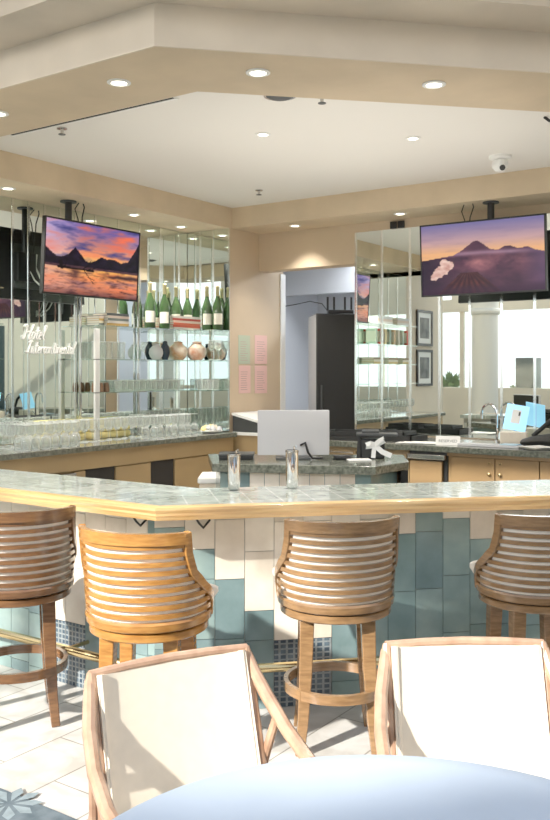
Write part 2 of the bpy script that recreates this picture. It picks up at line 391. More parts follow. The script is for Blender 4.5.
# ------------------------------------------------------------------ the bar
bar = thing('bar_counter', 'angled customer bar with stone tile top, wood nosing and tiled front', 'bar counter', (KX, KY, 0))
def loc(poly): return [(x-KX, y-KY) for x, y in poly]
ZB = 1.035
a, b, c = off(.05, 3.6, 2.2), off(.63, 3.6, 2.2), off(.25, 3.6, 2.2)
mb = MB(); A_, B_ = loc(a), loc(b); mb.prism([A_[0], A_[1], B_[1], B_[0]], ZB-.05, ZB); mb.prism([A_[1], A_[2], B_[2], B_[1]], ZB-.05, ZB, 1)
mb.build('stone_top', ['bartop', 'bartop2'], bar)
# nosing: profile swept along outline
def nosing():
    prof = [(.055, ZB+.001), (.02, ZB+.003), (.004, ZB-.003), (0, ZB-.015), (.008, ZB-.030), (.006, ZB-.040), (.016, ZB-.062), (.06, ZB-.068), (.055, ZB+.001)]
    rows = [loc(off(o_, 3.6, 2.2)) for o_, z in prof]; vs = []; fs = []
    for k in range(3):
        for i, (o_, z) in enumerate(prof): vs.append((rows[i][k][0], rows[i][k][1], z))
    n = len(prof)
    for k in range(2):
        for i in range(n-1): fs.append((k*n+i, k*n+i+1, (k+1)*n+i+1, (k+1)*n+i))
    m_ = MB(); m_.add(vs, fs, 0, True); return m_
nosing().build('wood_nosing', 'nosing', bar, sharp=25)
f0, f1 = loc(off(.262, 3.6, 2.2)), loc(off(.50, 3.6, 2.2))
mb = MB(); mb.prism([f0[0], f0[1], f1[1], f1[0]], 0, ZB-.05); mb.prism([f0[1], f0[2], f1[2], f1[1]], 0, ZB-.05); mb.build('bar_body', 'grout', bar)
# tiles
tiles = MB(); CW = .1455
tm = ['cream0', 'cream1', 'cream2', 'teal0', 'teal1', 'teal2', 'mosaic']
hseq = {0: 1.0, 1: .83, 2: .68, 3: .5, 4: .36}
def teal_h(k):          # k columns left(+)/right(-) of the peak
    j = k % 10
    return [1.0, .83, .62, .40, -1, -1, .48, .64, .79, .90][j]
def tile_run(p0, u, n, k0, kd, count, s0):
    u = Vector(u); n = Vector(n)
    for i in range(count):
        sa = s0+i*CW; sb = sa+CW; k = k0+kd*i; h = teal_h(k)
        def put(z0, z1, mi):
            g = .0016
            pts = []
            for s_, z in ((sa+g, z0+g), (sb-g, z0+g), (sb-g, z1-g), (sa+g, z1-g)):
                q = Vector(p0)+u*s_+n*.012; pts.append((q.x, q.y, z))
            back = []
            for s_, z in ((sa+g, z0+g), (sb-g, z0+g), (sb-g, z1-g), (sa+g, z1-g)):
                q = Vector(p0)+u*s_+n*.002; back.append((q.x, q.y, z))
            tiles.add(pts+back, [(0, 1, 2, 3), (0, 4, 5, 1), (1, 5, 6, 2), (2, 6, 7, 3), (3, 7, 4, 0)], mi)
        top = ZB-.052
        if h < 0:
            put(0, .33, 6); lo = .33
        else:
            z = min(h, top)
            if k % 2: 
                put(max(0, z-.29), z, 3+random.randrange(3)); z -= .29
            else:
                put(max(0, z-.145), z, 3+random.randrange(3)); z -= .145
            while z > .001: put(max(0, z-.29), z, 3+random.randrange(3)); z -= .29
            lo = min(h, top)
        z = lo
        while z < top-.001:
            z1 = min(top, z+.29); put(z, z1, random.randrange(3)); z = z1
kb = loc(off(.262))[1]
# diagonal: peak column centre at s=1.282
s_first = 1.282-CW/2-9*CW
tile_run(kb, (DG, DG), (DG, -DG), 9, -1, 9+16, s_first if s_first > 0 else s_first)
tile_run(kb, (-1, 0), (0, -1), 10, 1, 14, .02)
tiles.build('tiled_front', tm, bar)
# foot rail
fr = [Vector((x-KX, y-KY, .25)) for x, y in off(.10, 3.5, 2.2)]
rail = MB().tube([fr[0], fr[1]+Vector((-.05, 0, 0)), fr[1]+Vector((.035, .035, 0))*.9, fr[2]], .022, 10).build('foot_rail', 'brass', bar)
for P_ in [fr[1].lerp(fr[0], .3), fr[1].lerp(fr[0], .8), fr[1].lerp(fr[2], .12), fr[1].lerp(fr[2], .38), fr[1].lerp(fr[2], .66), fr[1].lerp(fr[2], .9)]:
    left = P_.x < fr[1].x
    n_ = Vector((0, 1, 0)) if left else Vector((-DG, DG, 0))
    MB().tube([P_, P_+n_*.155], .011, 8).build('rail_bracket', 'brass', rail)
MB().tube([fr[1].lerp(fr[2], .4)+Vector((-.04, .02, .05)), fr[1].lerp(fr[2], .4)+Vector((-.08, .10, .05))], .008).build('bag_hook', 'white', bar)
# coat hooks under the nosing
for s_ in (-.16, .18):
    q = Vector((kb[0], kb[1], 0))+(Vector((-1, 0, 0)) if s_ < 0 else Vector((DG, DG, 0)))*abs(s_)
    MB().tube([q+Vector((0, -.02, .93)), q+Vector((0, -.07, .90)), q+Vector((0, -.10, .925)), q+Vector((0, -.13, .96))], .006, 6).build('bag_hook', 'black', bar)

# ------------------------------------------------------------------ bar stools
def lerp_tab(tab, z):
    for (z0, v0), (z1, v1) in zip(tab, tab[1:]):
        if z <= z1: return v0+(v1-v0)*max(0, (z-z0))/(z1-z0)
    return tab[-1][1]
PHI = [(.62, 112), (.70, 108), (.745, 97), (.79, 82), (.85, 68), (.92, 62), (1.03, 59)]
def stool(X, Y, a_seat, a_base, wood, lb):
    root = thing('bar_stool', lb, 'bar stool', C(X, Y), TH+math.radians(a_base), 'ladder-back barrel stools along the bar')
    sr = math.radians(a_seat-a_base)
    def pt(phi, r, z):       # phi from the back (-Y), positive towards +X
        a = math.radians(phi)+sr
        return Vector((r*math.sin(a), -r*math.cos(a), z))
    for k in range(4):
        a = PI/4+k*PI/2; d = Vector((math.cos(a), math.sin(a), 0)); pts = []; ws = []
        for z, r, w in ((.60, .185, .062), (.35, .195, .056), (.15, .21, .047), (0, .232, .040)): pts.append(d*r+Vector((0, 0, z))); ws.append(w)
        tn = Vector((1, 0, 0))
        MB().sweep(pts, ws, ws, tn).build('leg', wood, root, bevel=.004)
    n = 40
    ring = [Vector((.222*math.cos(2*PI*k/n), .222*math.sin(2*PI*k/n), .258)) for k in range(n)]
    MB().sweep(ring, .042, .02, (0, 0, 1), closed=True, smooth=True).build('foot_ring', wood, root)
    MB().lathe([(.12, .582), (.240, .582), (.247, .588), (.247, .612), (.242, .616), (.12, .616)], 40).build('apron', wood, root)
    MB().lathe([(.1, .614), (.21, .614), (.21, .626), (.1, .626)], 28).build('swivel_plate', 'black', root)
    MB().lathe([(.1, .624), (.252, .624), (.260, .630), (.264, .656), (.258, .664), (.1, .664)], 40).build('seat_frame', wood, root)
    MB().lathe([(.05, .66), (.195, .66), (.203, .68), (.203, .71), (.19, .735), (.12, .748), (0.0, .75)], 32).build('seat_cushion', 'cushion', root)
    rad = lambda z: .252+.024*(z-.66)/.36
    for k in range(9):
        z = .688+k*.0345; pe = lerp_tab(PHI, z)-1.5; N = 24
        pts = [pt(-pe+2*pe*i/N, rad(z), z) for i in range(N+1)]
        MB().sweep(pts, .0185, .016, (0, 0, 1), smooth=True).build('slat', wood, root, sharp=30)
    pe = 60; N = 24; pts = []; hs = []
    for i in range(N+1):
        ph = -pe+2*pe*i/N; cv = 1-(ph/pe)**2
        pts.append(pt(ph, rad(1.0)+.002, .992+.004*cv)); hs.append(.046)
    MB().sweep(pts, hs, .026, (0, 0, 1), smooth=True).build('top_rail', wood, root, sharp=30)
    for sgn in (-1, 1):
        pts = [pt(sgn*lerp_tab(PHI, z), rad(z), z) for z in (.64, .68, .71, .745, .77, .79, .82, .85, .89, .93, .98, 1.016)]
        MB().sweep(pts, .036, .030, lambda i, P=pts: (-P[i].y, P[i].x, 0), smooth=False).build('side_post', wood, root, bevel=.004)
    # upholstered inner back
    m_ = MB(); NZ = 16; NP = 40; vs = []
    for rr in (0, 1):
        for j in range(NZ+1):
            z = .665+(.985-.665)*j/NZ; pe = lerp_tab(PHI, z)+2
            if .66 < z < .80: pe += 15*math.sin((z-.66)/.14*PI)
            for i in range(NP+1):
                ph = -pe+2*pe*i/NP; ov = max(0, min(1, (abs(ph)-lerp_tab(PHI, z)-1)/9)) if .66 < z < .80 else 0
                vs.append(pt(ph, rad(z)-(.0085-.040*ov*math.sin((z-.66)/.14*PI) if rr == 0 else .05), z))
    W = NP+1; T = (NZ+1)*W
    fs = []
    for j in range(NZ):
        for i in range(NP):
            q = (j*W+i, j*W+i+1, (j+1)*W+i+1, (j+1)*W+i); fs += [q, tuple(x+T for x in q[::-1])]
    for i in range(NP): fs += [(i, i+1, i+1+T, i+T), (NZ*W+i, NZ*W+i+1, NZ*W+i+1+T, NZ*W+i+T)]
    for j in range(NZ): fs += [(j*W, (j+1)*W, (j+1)*W+T, j*W+T), (j*W+NP, (j+1)*W+NP, (j+1)*W+NP+T, j*W+NP+T)]
    m_.add(vs, fs, 0, True); m_.build('back_padding', 'cushion', root, sharp=50)
    return root
stool(-1.225, 4.22, 18, 18, 'wood_shaded', 'shade-darkened brown slatted bar stool, leftmost, before the left bar wing')
stool(-.525, 3.70, -20, -8, 'wood_sunlit', 'sunlit amber slatted bar stool before the corner of the bar')
stool(.27, 3.96, 10, 0, 'wood_half_lit', 'slatted bar stool in sun, between the two canvas chairs')
stool(1.20, 4.12, 12.5, 8, 'wood_half_lit', 'tan slatted bar stool, rightmost, partly cut off')

# ------------------------------------------------------------------ canvas chairs
def chair(X, Y, rot, lb):
    root = thing('canvas_chair', lb, 'chair', C(X, Y), TH+rot, 'cream canvas chairs at the round table')
    W = .241
    for s_ in (-1, 1):
        MB().tube([(s_*W, .06, .02), (s_*W, .05, .30), (s_*W, .085, .48), (s_*W, .15, .68), (s_*W, .19, .80), (s_*W, .193, .815)], [.013, .016, .016, .016, .016, .012], 10).build('back_post', 'rattan', root)
        arm = MB().tube([(s_*(W+.004), .19, .795), (s_*(W+.012), .165, .75), (s_*(W+.03), .11, .685), (s_*(W+.045), .02, .615), (s_*(W+.05), -.10, .565), (s_*(W+.045), -.24, .545), (s_*(W+.03), -.30, .54)], [.015, .019, .02, .02, .02, .019, .015], 10).build('arm', 'rattan', root)
        MB().tube([(s_*(W+.03), -.27, 0), (s_*(W+.03), -.265, .54)], .017, 10).build('leg', 'rattan', root)
        MB().tube([(s_*(W+.012), .26, 0), (s_*(W+.012), .19, .30), (s_*(W+.012), .12, .46), (s_*(W+.036), .062, .64)], [.013, .016, .016, .013], 10).build('leg', 'rattan', root)
        MB().tube([(s_*(W+.01), .19, .40), (s_*(W+.02), -.27, .42)], .014, 8).build('side_rail', 'rattan', root)
    MB().tube([(-W-.004, .193, .808), (-W*.5, .2, .814), (0, .203, .816), (W*.5, .2, .814), (W+.004, .193, .808)], .014, 10).build('top_rail', 'rattan', root)
    MB().tube([(-W, -.27, .42), (W, -.27, .42)], .014, 8).build('front_rail', 'rattan', root)
    # canvas back: sagging sheet with sleeves round the posts
    m_ = MB(); NX, NZ = 14, 10; vs = []
    for side in (0, 1):
        for j in range(NZ+1):
            t_ = j/NZ; z = .43+.377*t_; y0 = .075+.118*t_
            for i in range(NX+1):
                u = -1+2*i/NX
                y = y0+.028*(1-u*u)*(1-.6*t_)-.014*abs(u)**12+(.006 if side else -.006)
                vs.append((u*(W-.012), y-.006, z))
    Wn = NX+1; T = (NZ+1)*Wn; fs = []
    for j in range(NZ):
        for i in range(NX):
            q = (j*Wn+i, j*Wn+i+1, (j+1)*Wn+i+1, (j+1)*Wn+i); fs += [q, tuple(x+T for x in q[::-1])]
    for i in range(NX): fs += [(i, i+1, i+1+T, i+T), (NZ*Wn+i, NZ*Wn+i+1, NZ*Wn+i+1+T, NZ*Wn+i+T)]
    for j in range(NZ): fs += [(j*Wn, (j+1)*Wn, (j+1)*Wn+T, j*Wn+T), (j*Wn+NX, (j+1)*Wn+NX, (j+1)*Wn+NX+T, j*Wn+NX+T)]
    m_.add(vs, fs, 0, True); bk = m_.build('back_canvas', 'canvas', root, sharp=50)
    for s_ in (-1, 1):
        MB().tube([(s_*(W-.022), .066, .44), (s_*(W-.022), .13, .65), (s_*(W-.022), .176, .81)], .011, 8).build('piping', 'canvas', bk)
    MB().cbox(-W+.01, W-.01, -.28, .06, .405, .46, .02).build('seat_cushion', 'canvas', root)
    return root
chair(-.205, 2.40, math.radians(29.5), 'cream canvas chair at left, half shaded, wooden pole arms')
chair(.59, 2.53, math.radians(2), 'cream canvas chair at right, back in full sun')

# round table
tx = C(.225, 1.435)
t = thing('round_table', 'round pedestal dining table under the blue-grey cloth', 'table', tx)
MB().lathe([(0.05, .72), (.64, .72), (.65, .73), (.65, .742), (.05, .742)], 48).build('tabletop', 'wood_shaded', t)
MB().lathe([(.06, .05), (.045, .2), (.045, .72)], 20).build('pedestal', 'black', t)
MB().lathe([(.30, .008), (.30, .025), (.06, .06)], 32).build('pedestal_base', 'black', t)
mb = MB(); prof = [(0.001, .7485), (.3, .7488), (.6, .7485), (.648, .747), (.662, .741), (.668, .728)]
n = 72; vs = []; fs = []
rows = []
for r, z in prof: rows.append([(r*math.cos(2*PI*k/n), r*math.sin(2*PI*k/n), z) for k in range(n)])
for r, z, amp in ((.675, .65, .008), (.685, .55, .018), (.695, .44, .03)):
    rows.append([((r+amp*math.sin(k*2*PI/n*14))*math.cos(2*PI*k/n), (r+amp*math.sin(k*2*PI/n*14))*math.sin(2*PI*k/n), z) for k in range(n)])
for rw in rows: vs += rw
for i in range(len(rows)-1):
    for k in range(n): fs.append((i*n+k, i*n+(k+1) % n, (i+1)*n+(k+1) % n, (i+1)*n+k))
mb.add(vs, fs, 0, True); o = mb.build('tablecloth', 'cloth', None, sharp=60); o.location = tx
tag(o, 'blue-grey cloth draped over the round table in the foreground', 'tablecloth')

# ------------------------------------------------------------------ left back counter
YA, YB = 3.0, YRET-.002
t = thing('worktop', 'dark granite worktop along left wall under the stemware', 'worktop', (XL, YA, 0))
MB().box(.001, .65, 0, YB-YA, .985, 1.03).build('slab', 'granitetop', t, bevel=.004)
MB().box(.652, .656, 0, YB-YA-.0, .985, 1.026).build('edge_band', 'granite', t)
t = thing('back_cabinet', 'ochre cabinet run under the left granite worktop', 'cabinet', (XL, YA, 0))
mb = MB(); mb.box(.002, .58, 0, YB-YA, 0, .98); mb.build('carcass', 'cab', t)
MB().box(.58, .612, 0, YB-YA, .835, .984).build('apron', 'cab', t, bevel=.003)
def slot(y0, y1, z0, z1):
    MB().box(.575, .5885, y0-YA, y1-YA, z0, z1).build('bay_shade', 'cabdark', t)  # dark slab on the carcass, painted shade of an opening
for (y0, y1) in ((3.05, 4.25), (5.52, 5.96), (6.29, 6.86)):
    MB().box(.58, .598, y0-YA, y1-YA, .10, .825).build('door', 'cab', t, bevel=.003)
slot(5.17, 5.51, .705, .835); slot(5.965, 6.28, .12, .835)
MB().box(.58, .598, 5.04-YA, 5.165-YA, .10, .825).build('door', 'cab', t, bevel=.003)
MB().box(.58, .598, 5.17-YA, 5.515-YA, .10, .70).build('drawer', 'cab', t, bevel=.003)
MB().box(.58, .63, 6.87-YA, YB-YA, 0, .835).build('end_post', 'cab', t, bevel=.003)
t = thing('undercounter_cooler', 'stainless steel cooler under left end of granite worktop', 'cooler', (XL+.598, 4.28, .02))
MB().cbox(.016, .05, 0, .74, .0, .80, .004).build('cooler_door', 'steel', t)
MB().cbox(.052, .075, .45, .66, .765, .79, .004).build('handle', 'white', t)

# glass shelves ------------------------------------------------------
gl = []
for i, (z, lb) in enumerate(((2.065, 'top glass shelf holding magazines and champagne, left wall'), (1.76, 'middle glass shelf on left wall below the bottles'), (1.457, 'lowest glass shelf on left wall holding tumblers'))):
    mb = MB(); x0 = XL+.013; yb = YRET-.014
    mb.prism([(x0, 5.66), (x0+.23, 5.66), (x0+.23, 6.90), (XP-.03, 6.95), (XP-.03, yb), (x0, yb)], z-.008, z)
    o = mb.build('glass_shelf', 'shelf'); tag(o, lb, 'shelf', 'glass shelves at the right of the left wall')
for y in (5.66, 6.42):
    t = thing('shelf_upright', 'chrome shelf upright at %s of the visible glass shelves' % ('left end' if y < 6 else 'middle'), 'shelf upright', (XL+.022, y-.02, 1.03))
    MB().cbox(0, .02, -.01, .01, 0, 1.36, .003).build('post', 'chrome', t)
    MB().cbox(-.02, .04, -.016, .016, 0, .012, .003).build('foot_plate', 'chrome', t)
t = thing('shelf_side_post', 'white flat post at left front edge of the glass shelves', 'shelf post', (XL+.235, 5.645, 1.0305))
MB().cbox(-.012, .012, -.028, .028, 0, 1.0, .003).build('post', 'white', t)
for z in (.42, .72): MB().box(-.014, .014, -.03, .03, z, z+.008).build('post_joint', 'darkgrey', t)
for i, (z, lb) in enumerate(((2.32, 'topmost reflected glass shelf with pale magazines'), (2.03, 'second reflected glass shelf with upright books'), (1.75, 'third reflected glass shelf with flat books'), (1.47, 'lowest reflected glass shelf above the goblets'))):
    mb = MB(); mb.box(XL+.013, XL+.24, 3.1, 4.62, z-.008, z)
    o = mb.build('glass_shelf', 'shelf'); tag(o, lb, 'shelf', 'glass shelves seen only in the right mirror')

# books / magazines
def book(loc_, sx, sy, sz, rgb, rz=0, lb='', group=None):
    c = mat('cover_%d_%d_%d' % rgb, rgb, .5)
    t = thing('magazine', lb, 'magazine', loc_, rz, group)
    MB().box(-sx/2, sx/2, -sy/2, sy/2, 0, sz*.15).build('cover', c, t)
    MB().box(-sx/2+.003, sx/2-.004, -sy/2+.003, sy/2-.003, sz*.15, sz*.85).build('pages', 'label', t)
    MB().box(sx/2-.003, sx/2, -sy/2, sy/2, sz*.15, sz*.85).build('spine', c, t)
    MB().box(-sx/2, sx/2, -sy/2, sy/2, sz*.85, sz).build('cover', c, t)
    return t
palL = [((216, 210, 198), 'pale grey'), ((206, 168, 90), 'mustard'), ((232, 228, 220), 'white'), ((120, 130, 124), 'grey-green'), ((226, 206, 190), 'cream'), ((84, 90, 92), 'charcoal'), ((230, 220, 196), 'ivory'), ((196, 120, 90), 'rust')]
z = 2.0655
ords = ['bottom', 'second', 'third', 'fourth', 'fifth', 'sixth', 'seventh']
for k in range(5):
    rgb, nm = palL[(k+1) % 8]; h = .022
    book((XL+.14, 5.915+.01*(k % 2), z+.0005), .2, .27, h, rgb, random.uniform(-.06, .06), '%s magazine, %s from below in the stack left of the bottles' % (nm, ords[k]), 'magazines on the top glass shelf, left stack'); z += h+.0008
z = 2.0655
for k in range(4):
    rgb, nm = palL[(k*3+3) % 8]; h = .02
    book((XL+.12, 5.70+.04, z+.0005), .16, .06, h, rgb, 0, '%s booklet, %s from below in the leftmost shelf stack' % (nm, ords[k]), 'booklets at the left end of the top glass shelf'); z += h+.0008
z = 2.0655
for k, (rgb, nm) in enumerate((((206, 206, 200), 'pale grey'), ((196, 84, 60), 'red'), ((210, 104, 74), 'orange-red'), ((232, 214, 200), 'cream'), ((190, 70, 56), 'dark red'), ((236, 232, 226), 'white'))):
    h = .022
    book((XL+.19, 6.90, z+.0005), .085, .42, h, rgb, random.uniform(-.03, .03), '%s magazine, %s from below in the stack right of the bottles' % (nm, ords[k]), 'magazines on the top glass shelf, right stack'); z += h+.0008

# champagne bottles
def champagne(p, lb, x=None, first=[None]):
    x = x or XL+.19
    y = at(p, 300, x=x).y
    if first[0] is None:
        t = thing('champagne_bottle', lb, 'bottle', (x, y, 2.0655), .45, 'champagne bottles on the top glass shelf')
        MB().lathe([(.0, 0), (.05, 0), (.054, .008), (.054, .19), (.05, .235), (.034, .285), (.019, .33), (.017, .345)], 20).build('glass_body', 'bottle', t)
        MB().lathe([(.0175, .343), (.0185, .345), (.0185, .42), (.021, .425), (.021, .44), (.012, .448), (0, .449)], 16).build('foil_cap', 'foil', t)
        m_ = MB(); vs = []
        for j, z_ in enumerate((.055, .165)):
            for i in range(9):
                a = math.radians(-125+i*13); vs.append((.0548*math.cos(a), .0548*math.sin(a), z_))
        m_.add(vs, [(i, i+1, 10+i, 9+i) for i in range(8)], 0, True); m_.build('paper_label', 'label', t)
        first[0] = t; return t
    return dup(first[0], (x, y, 2.0655), random.uniform(.2, .6), lb)
champagne(150, 'champagne bottle, first from left on the top glass shelf')
champagne(164.5, 'champagne bottle, second from left on the top glass shelf')
champagne(207, 'champagne bottle right of the red magazine stack on top shelf', XL+.37)
champagne(176, 'champagne bottle behind the red magazine stack, left of two', XL+.066)
champagne(187.5, 'champagne bottle behind the red magazine stack, right of two', XL+.075)
champagne(217.5, 'champagne bottle at the right end of the top glass shelf', XL+.48)
# middle shelf: pots
def pot(p, x, z, r, h, m_, name, lb):
    y = at(p, 300, x=x).y
    t = thing(name, lb, 'pot', (x, y, z+.0005))
    MB().lathe([(0, 0), (r*.5, 0), (r*.85, h*.2), (r, h*.42), (r*.9, h*.66), (r*.5, h*.84), (r*.42, h*.9)], 18).build('body', m_, t)
    MB().lathe([(r*.42, h*.9), (r*.55, h*.95), (r*.2, h), (0, h)], 14).build('lid', m_, t)
    return t
pot(156, XL+.15, 1.7605, .07, .16, 'grey', 'lidded_pot', 'pale grey lidded pot on the middle glass shelf')
pot(165, XL+.11, 1.7605, .05, .19, mat('dark_blue_glaze', (44, 56, 72), .2), 'lidded_pot', 'dark blue pot on the middle glass shelf beside grey pot')
pot(178, XL+.15, 1.7605, .10, .19, mat('patterned_orange_glaze', (206, 150, 100), .3, rgb2=(232, 222, 206), scale=14), 'lidded_pot', 'round orange and white patterned pot, left of two')
pot(197, XL+.26, 1.7605, .10, .19, mat('patterned_tan_glaze', (190, 120, 84), .3, rgb2=(226, 216, 200), scale=12), 'lidded_pot', 'round rust and white patterned pot, right of two')

# glassware -----------------------------------------------------------
def lathe_mesh(name, prof, n, m_):
    mb = MB().lathe(prof, n); r0 = len(prof)
    mb.lathe([(max(0.0, prof[0][0]-.004), .0005), (max(prof[0][0], .026)+.0006, .001), (max(prof[0][0], .026)+.0006, .004)], n, 1, cap=False)
    zt = max(z for r, z in prof); rt = max(r for r, z in prof if z == zt)
    mb.lathe([(rt+.0008, zt-.004), (rt+.0008, zt+.0006), (rt-.003, zt+.0006)], n, 1, cap=False)
    o = mb.build(name, [m_, 'rim']); me = o.data; bpy.data.objects.remove(o); return me
WG = lathe_mesh('wine_glass', [(.034, 0), (.034, .002), (.006, .006), (.0045, .02), (.0045, .085), (.02, .095), (.036, .12), (.04, .145), (.037, .175), (.033, .2), (.031, .2), (.036, .15), (.03, .115), (.004, .098)], 12, 'glass')
FL = lathe_mesh('champagne_flute', [(.032, 0), (.032, .002), (.005, .006), (.004, .08), (.016, .1), (.025, .15), (.024, .225), (.022, .225), (.022, .15), (.003, .102)], 10, 'glass')
TB = lathe_mesh('tumbler', [(0, 0), (.031, 0), (.036, .105), (.034, .105), (.029, .008), (0, .008)], 12, 'glass')
HB = lathe_mesh('highball_glass', [(0, 0), (.03, 0), (.034, .16), (.032, .16), (.028, .008), (0, .008)], 12, 'glass')
def put(me, name, x, y, z, lb, cat, group, flip=False, h=.2):
    o = bpy.data.objects.new(name, me); COL.objects.link(o)
    o.location = (x, y, z+.0005)
    if flip: o.rotation_euler = (PI, 0, random.random()); o.location.z = z+h+.0005
    return tag(o, lb, cat, group)
rows_lb = ['back', 'second', 'third', 'fourth', 'front']
for r_ in range(5):
    x = XL+.175+r_*.088 if r_ else XL+.085
    y = 4.60; k = 0
    while y < 6.82:
        ok = True
        if r_ == 3 and 5.25 < y < 6.0: ok = False
        if r_ == 4 and y > 5.12: ok = False
        if r_ == 0 and (5.05 < y < 6.26 or y > 6.38): ok = False
        if r_ == 1 and abs(y-5.63) < .06: ok = False
        if ok:
            put(WG, 'wine_glass', x+random.uniform(-.006, .006)+(.0 if k % 2 else .01), y+random.uniform(-.005, .005), 1.03,
                'clear wine glass in the %s row on the left counter' % rows_lb[r_], 'wine glass', 'wine glasses, %s row on left counter' % rows_lb[r_], flip=(r_ in (3, 4)))
        y += .098; k += 1
for k in range(10):
    put(FL, 'champagne_flute', XL+.036, 6.46+.066*k, 1.03, 'tall clear flute against the mirror under the lowest glass shelf', 'flute', 'flutes under the lowest glass shelf')
for r_ in range(2):
    y = 5.98
    while y < 6.95:
        put(TB, 'tumbler', XL+.07+r_*.1, y, 1.4575, 'clear tumbler in the %s row on the lowest glass shelf' % ('back', 'front')[r_], 'tumbler', 'tumblers, %s row, lowest glass shelf' % ('back', 'front')[r_]); y += .082
for k in range(6):
    put(TB, 'tumbler', XL+.32+.07*(k % 3), 7.0+.08*(k//3), 1.4575, 'clear tumbler at the corner end of the lowest glass shelf', 'tumbler', 'tumblers at the corner of the lowest shelf')
for k in range(5):
    put(HB, 'highball_glass', XL+.14, 5.72+.085*k, 1.7605, 'tall clear highball glass at left of the middle glass shelf', 'glass', 'highball glasses on the middle shelf')
for k in range(2):
    put(WG, 'wine_glass', XL+.425+.085*k, 7.06, 1.7605, 'clear goblet at the corner end of the middle glass shelf', 'wine glass', 'goblets at the corner of the middle shelf')
for k in range(3):
    o = MB().lathe([(0, 0), (.028, 0), (.03, .05), (.022, .075), (.024, .085), (0, .087)], 12).build('spice_jar', mat('brown_jar_%s' % 'abc'[k], (112, 82, 56), .3))
    o.location = (XL+.13, 5.72+.075*k, 1.4575); tag(o, 'small brown jar, %s from left on lowest glass shelf' % ('first', 'second', 'third')[k], 'jar', 'brown jars on the lowest shelf')
# goblets + books in the out-of-frame shelves (mirror)
for k in range(14):
    put(WG, 'wine_glass', XL+.2, 3.2+.1*k, 1.03, 'clear goblet on the counter, seen only reflected in right mirror', 'wine glass', 'goblets reflected in the right mirror')
pal2 = [((224, 92, 70), 'red'), ((196, 214, 198), 'pale green'), ((232, 226, 214), 'white'), ((220, 190, 150), 'tan'), ((150, 176, 160), 'sage'), ((236, 220, 170), 'yellow')]
for k in range(8):
    rgb, nm = pal2[k % 6]
    book((XL+.12, 3.35+.14*k, 2.0305), .16, .05, .22, rgb, 0, '%s upright book, place %s on the second reflected shelf' % (nm, ('one', 'two', 'three', 'four', 'five', 'six', 'seven', 'eight')[k]), 'upright books reflected in the right mirror')
for j in range(3):
    z = 1.75
    for k in range(3):
        rgb, nm = (((214, 190, 120), 'mustard'), ((236, 228, 206), 'ivory'), ((150, 130, 96), 'brown'))[k]
        book((XL+.12, 3.4+.45*j, z+.0005), .2, .3, .03, rgb, 0, '%s flat book in the %s stack of the third reflected shelf' % (nm, ('left', 'middle', 'right')[j]), 'flat books reflected in the right mirror'); z += .031
for j in range(2):
    z = 2.32
    for k in range(3):
        rgb, nm = (((236, 236, 232), 'white'), ((222, 204, 190), 'blush'), ((206, 212, 214), 'pale grey'))[k]
        book((XL+.12, 3.5+.6*j, z+.0005), .2, .45, .035, rgb, 0, '%s magazine in the %s stack of the topmost reflected shelf' % (nm, ('left', 'right')[j]), 'magazines reflected in the right mirror'); z += .036
# yellow cloths lying behind the glasses
for (y0, y1, lb) in ((5.12, 5.62, 'pale yellow folded cloth behind the wine glasses, left one'), (5.70, 6.2, 'pale yellow folded cloth behind the wine glasses, right one')):
    t = thing('folded_cloth', lb, 'cloth', (XL+.012, y0, 1.0305))
    for k in range(3): MB().cbox(0.003*k, .115-.003*k, .004*k, y1-y0-.004*k, .062*k, .062*k+.06, .02).build('fold', 'yellow', t)
# plate of shells
pp = at(210, 437, z=1.04)
t = thing('shell_plate', 'white plate heaped with pale shells at the counter end', 'plate', (XL+.50, 6.95, 1.0305))
MB().lathe([(0, 0), (.07, 0), (.125, .02), (.125, .024), (.07, .006), (0, .006)], 24).build('dish', 'white', t)
for k in range(9):
    a = k*2.4; r_ = .025+.008*k
    MB().lathe([(0, -.02), (.02, -.012), (.03, 0), (.024, .015), (.008, .034), (0, .036)], 9, c=(r_*math.cos(a), r_*math.sin(a), .045-.0025*k+.01)).build('shell', ('canvas', 'yellow', 'grey')[k % 3], t)

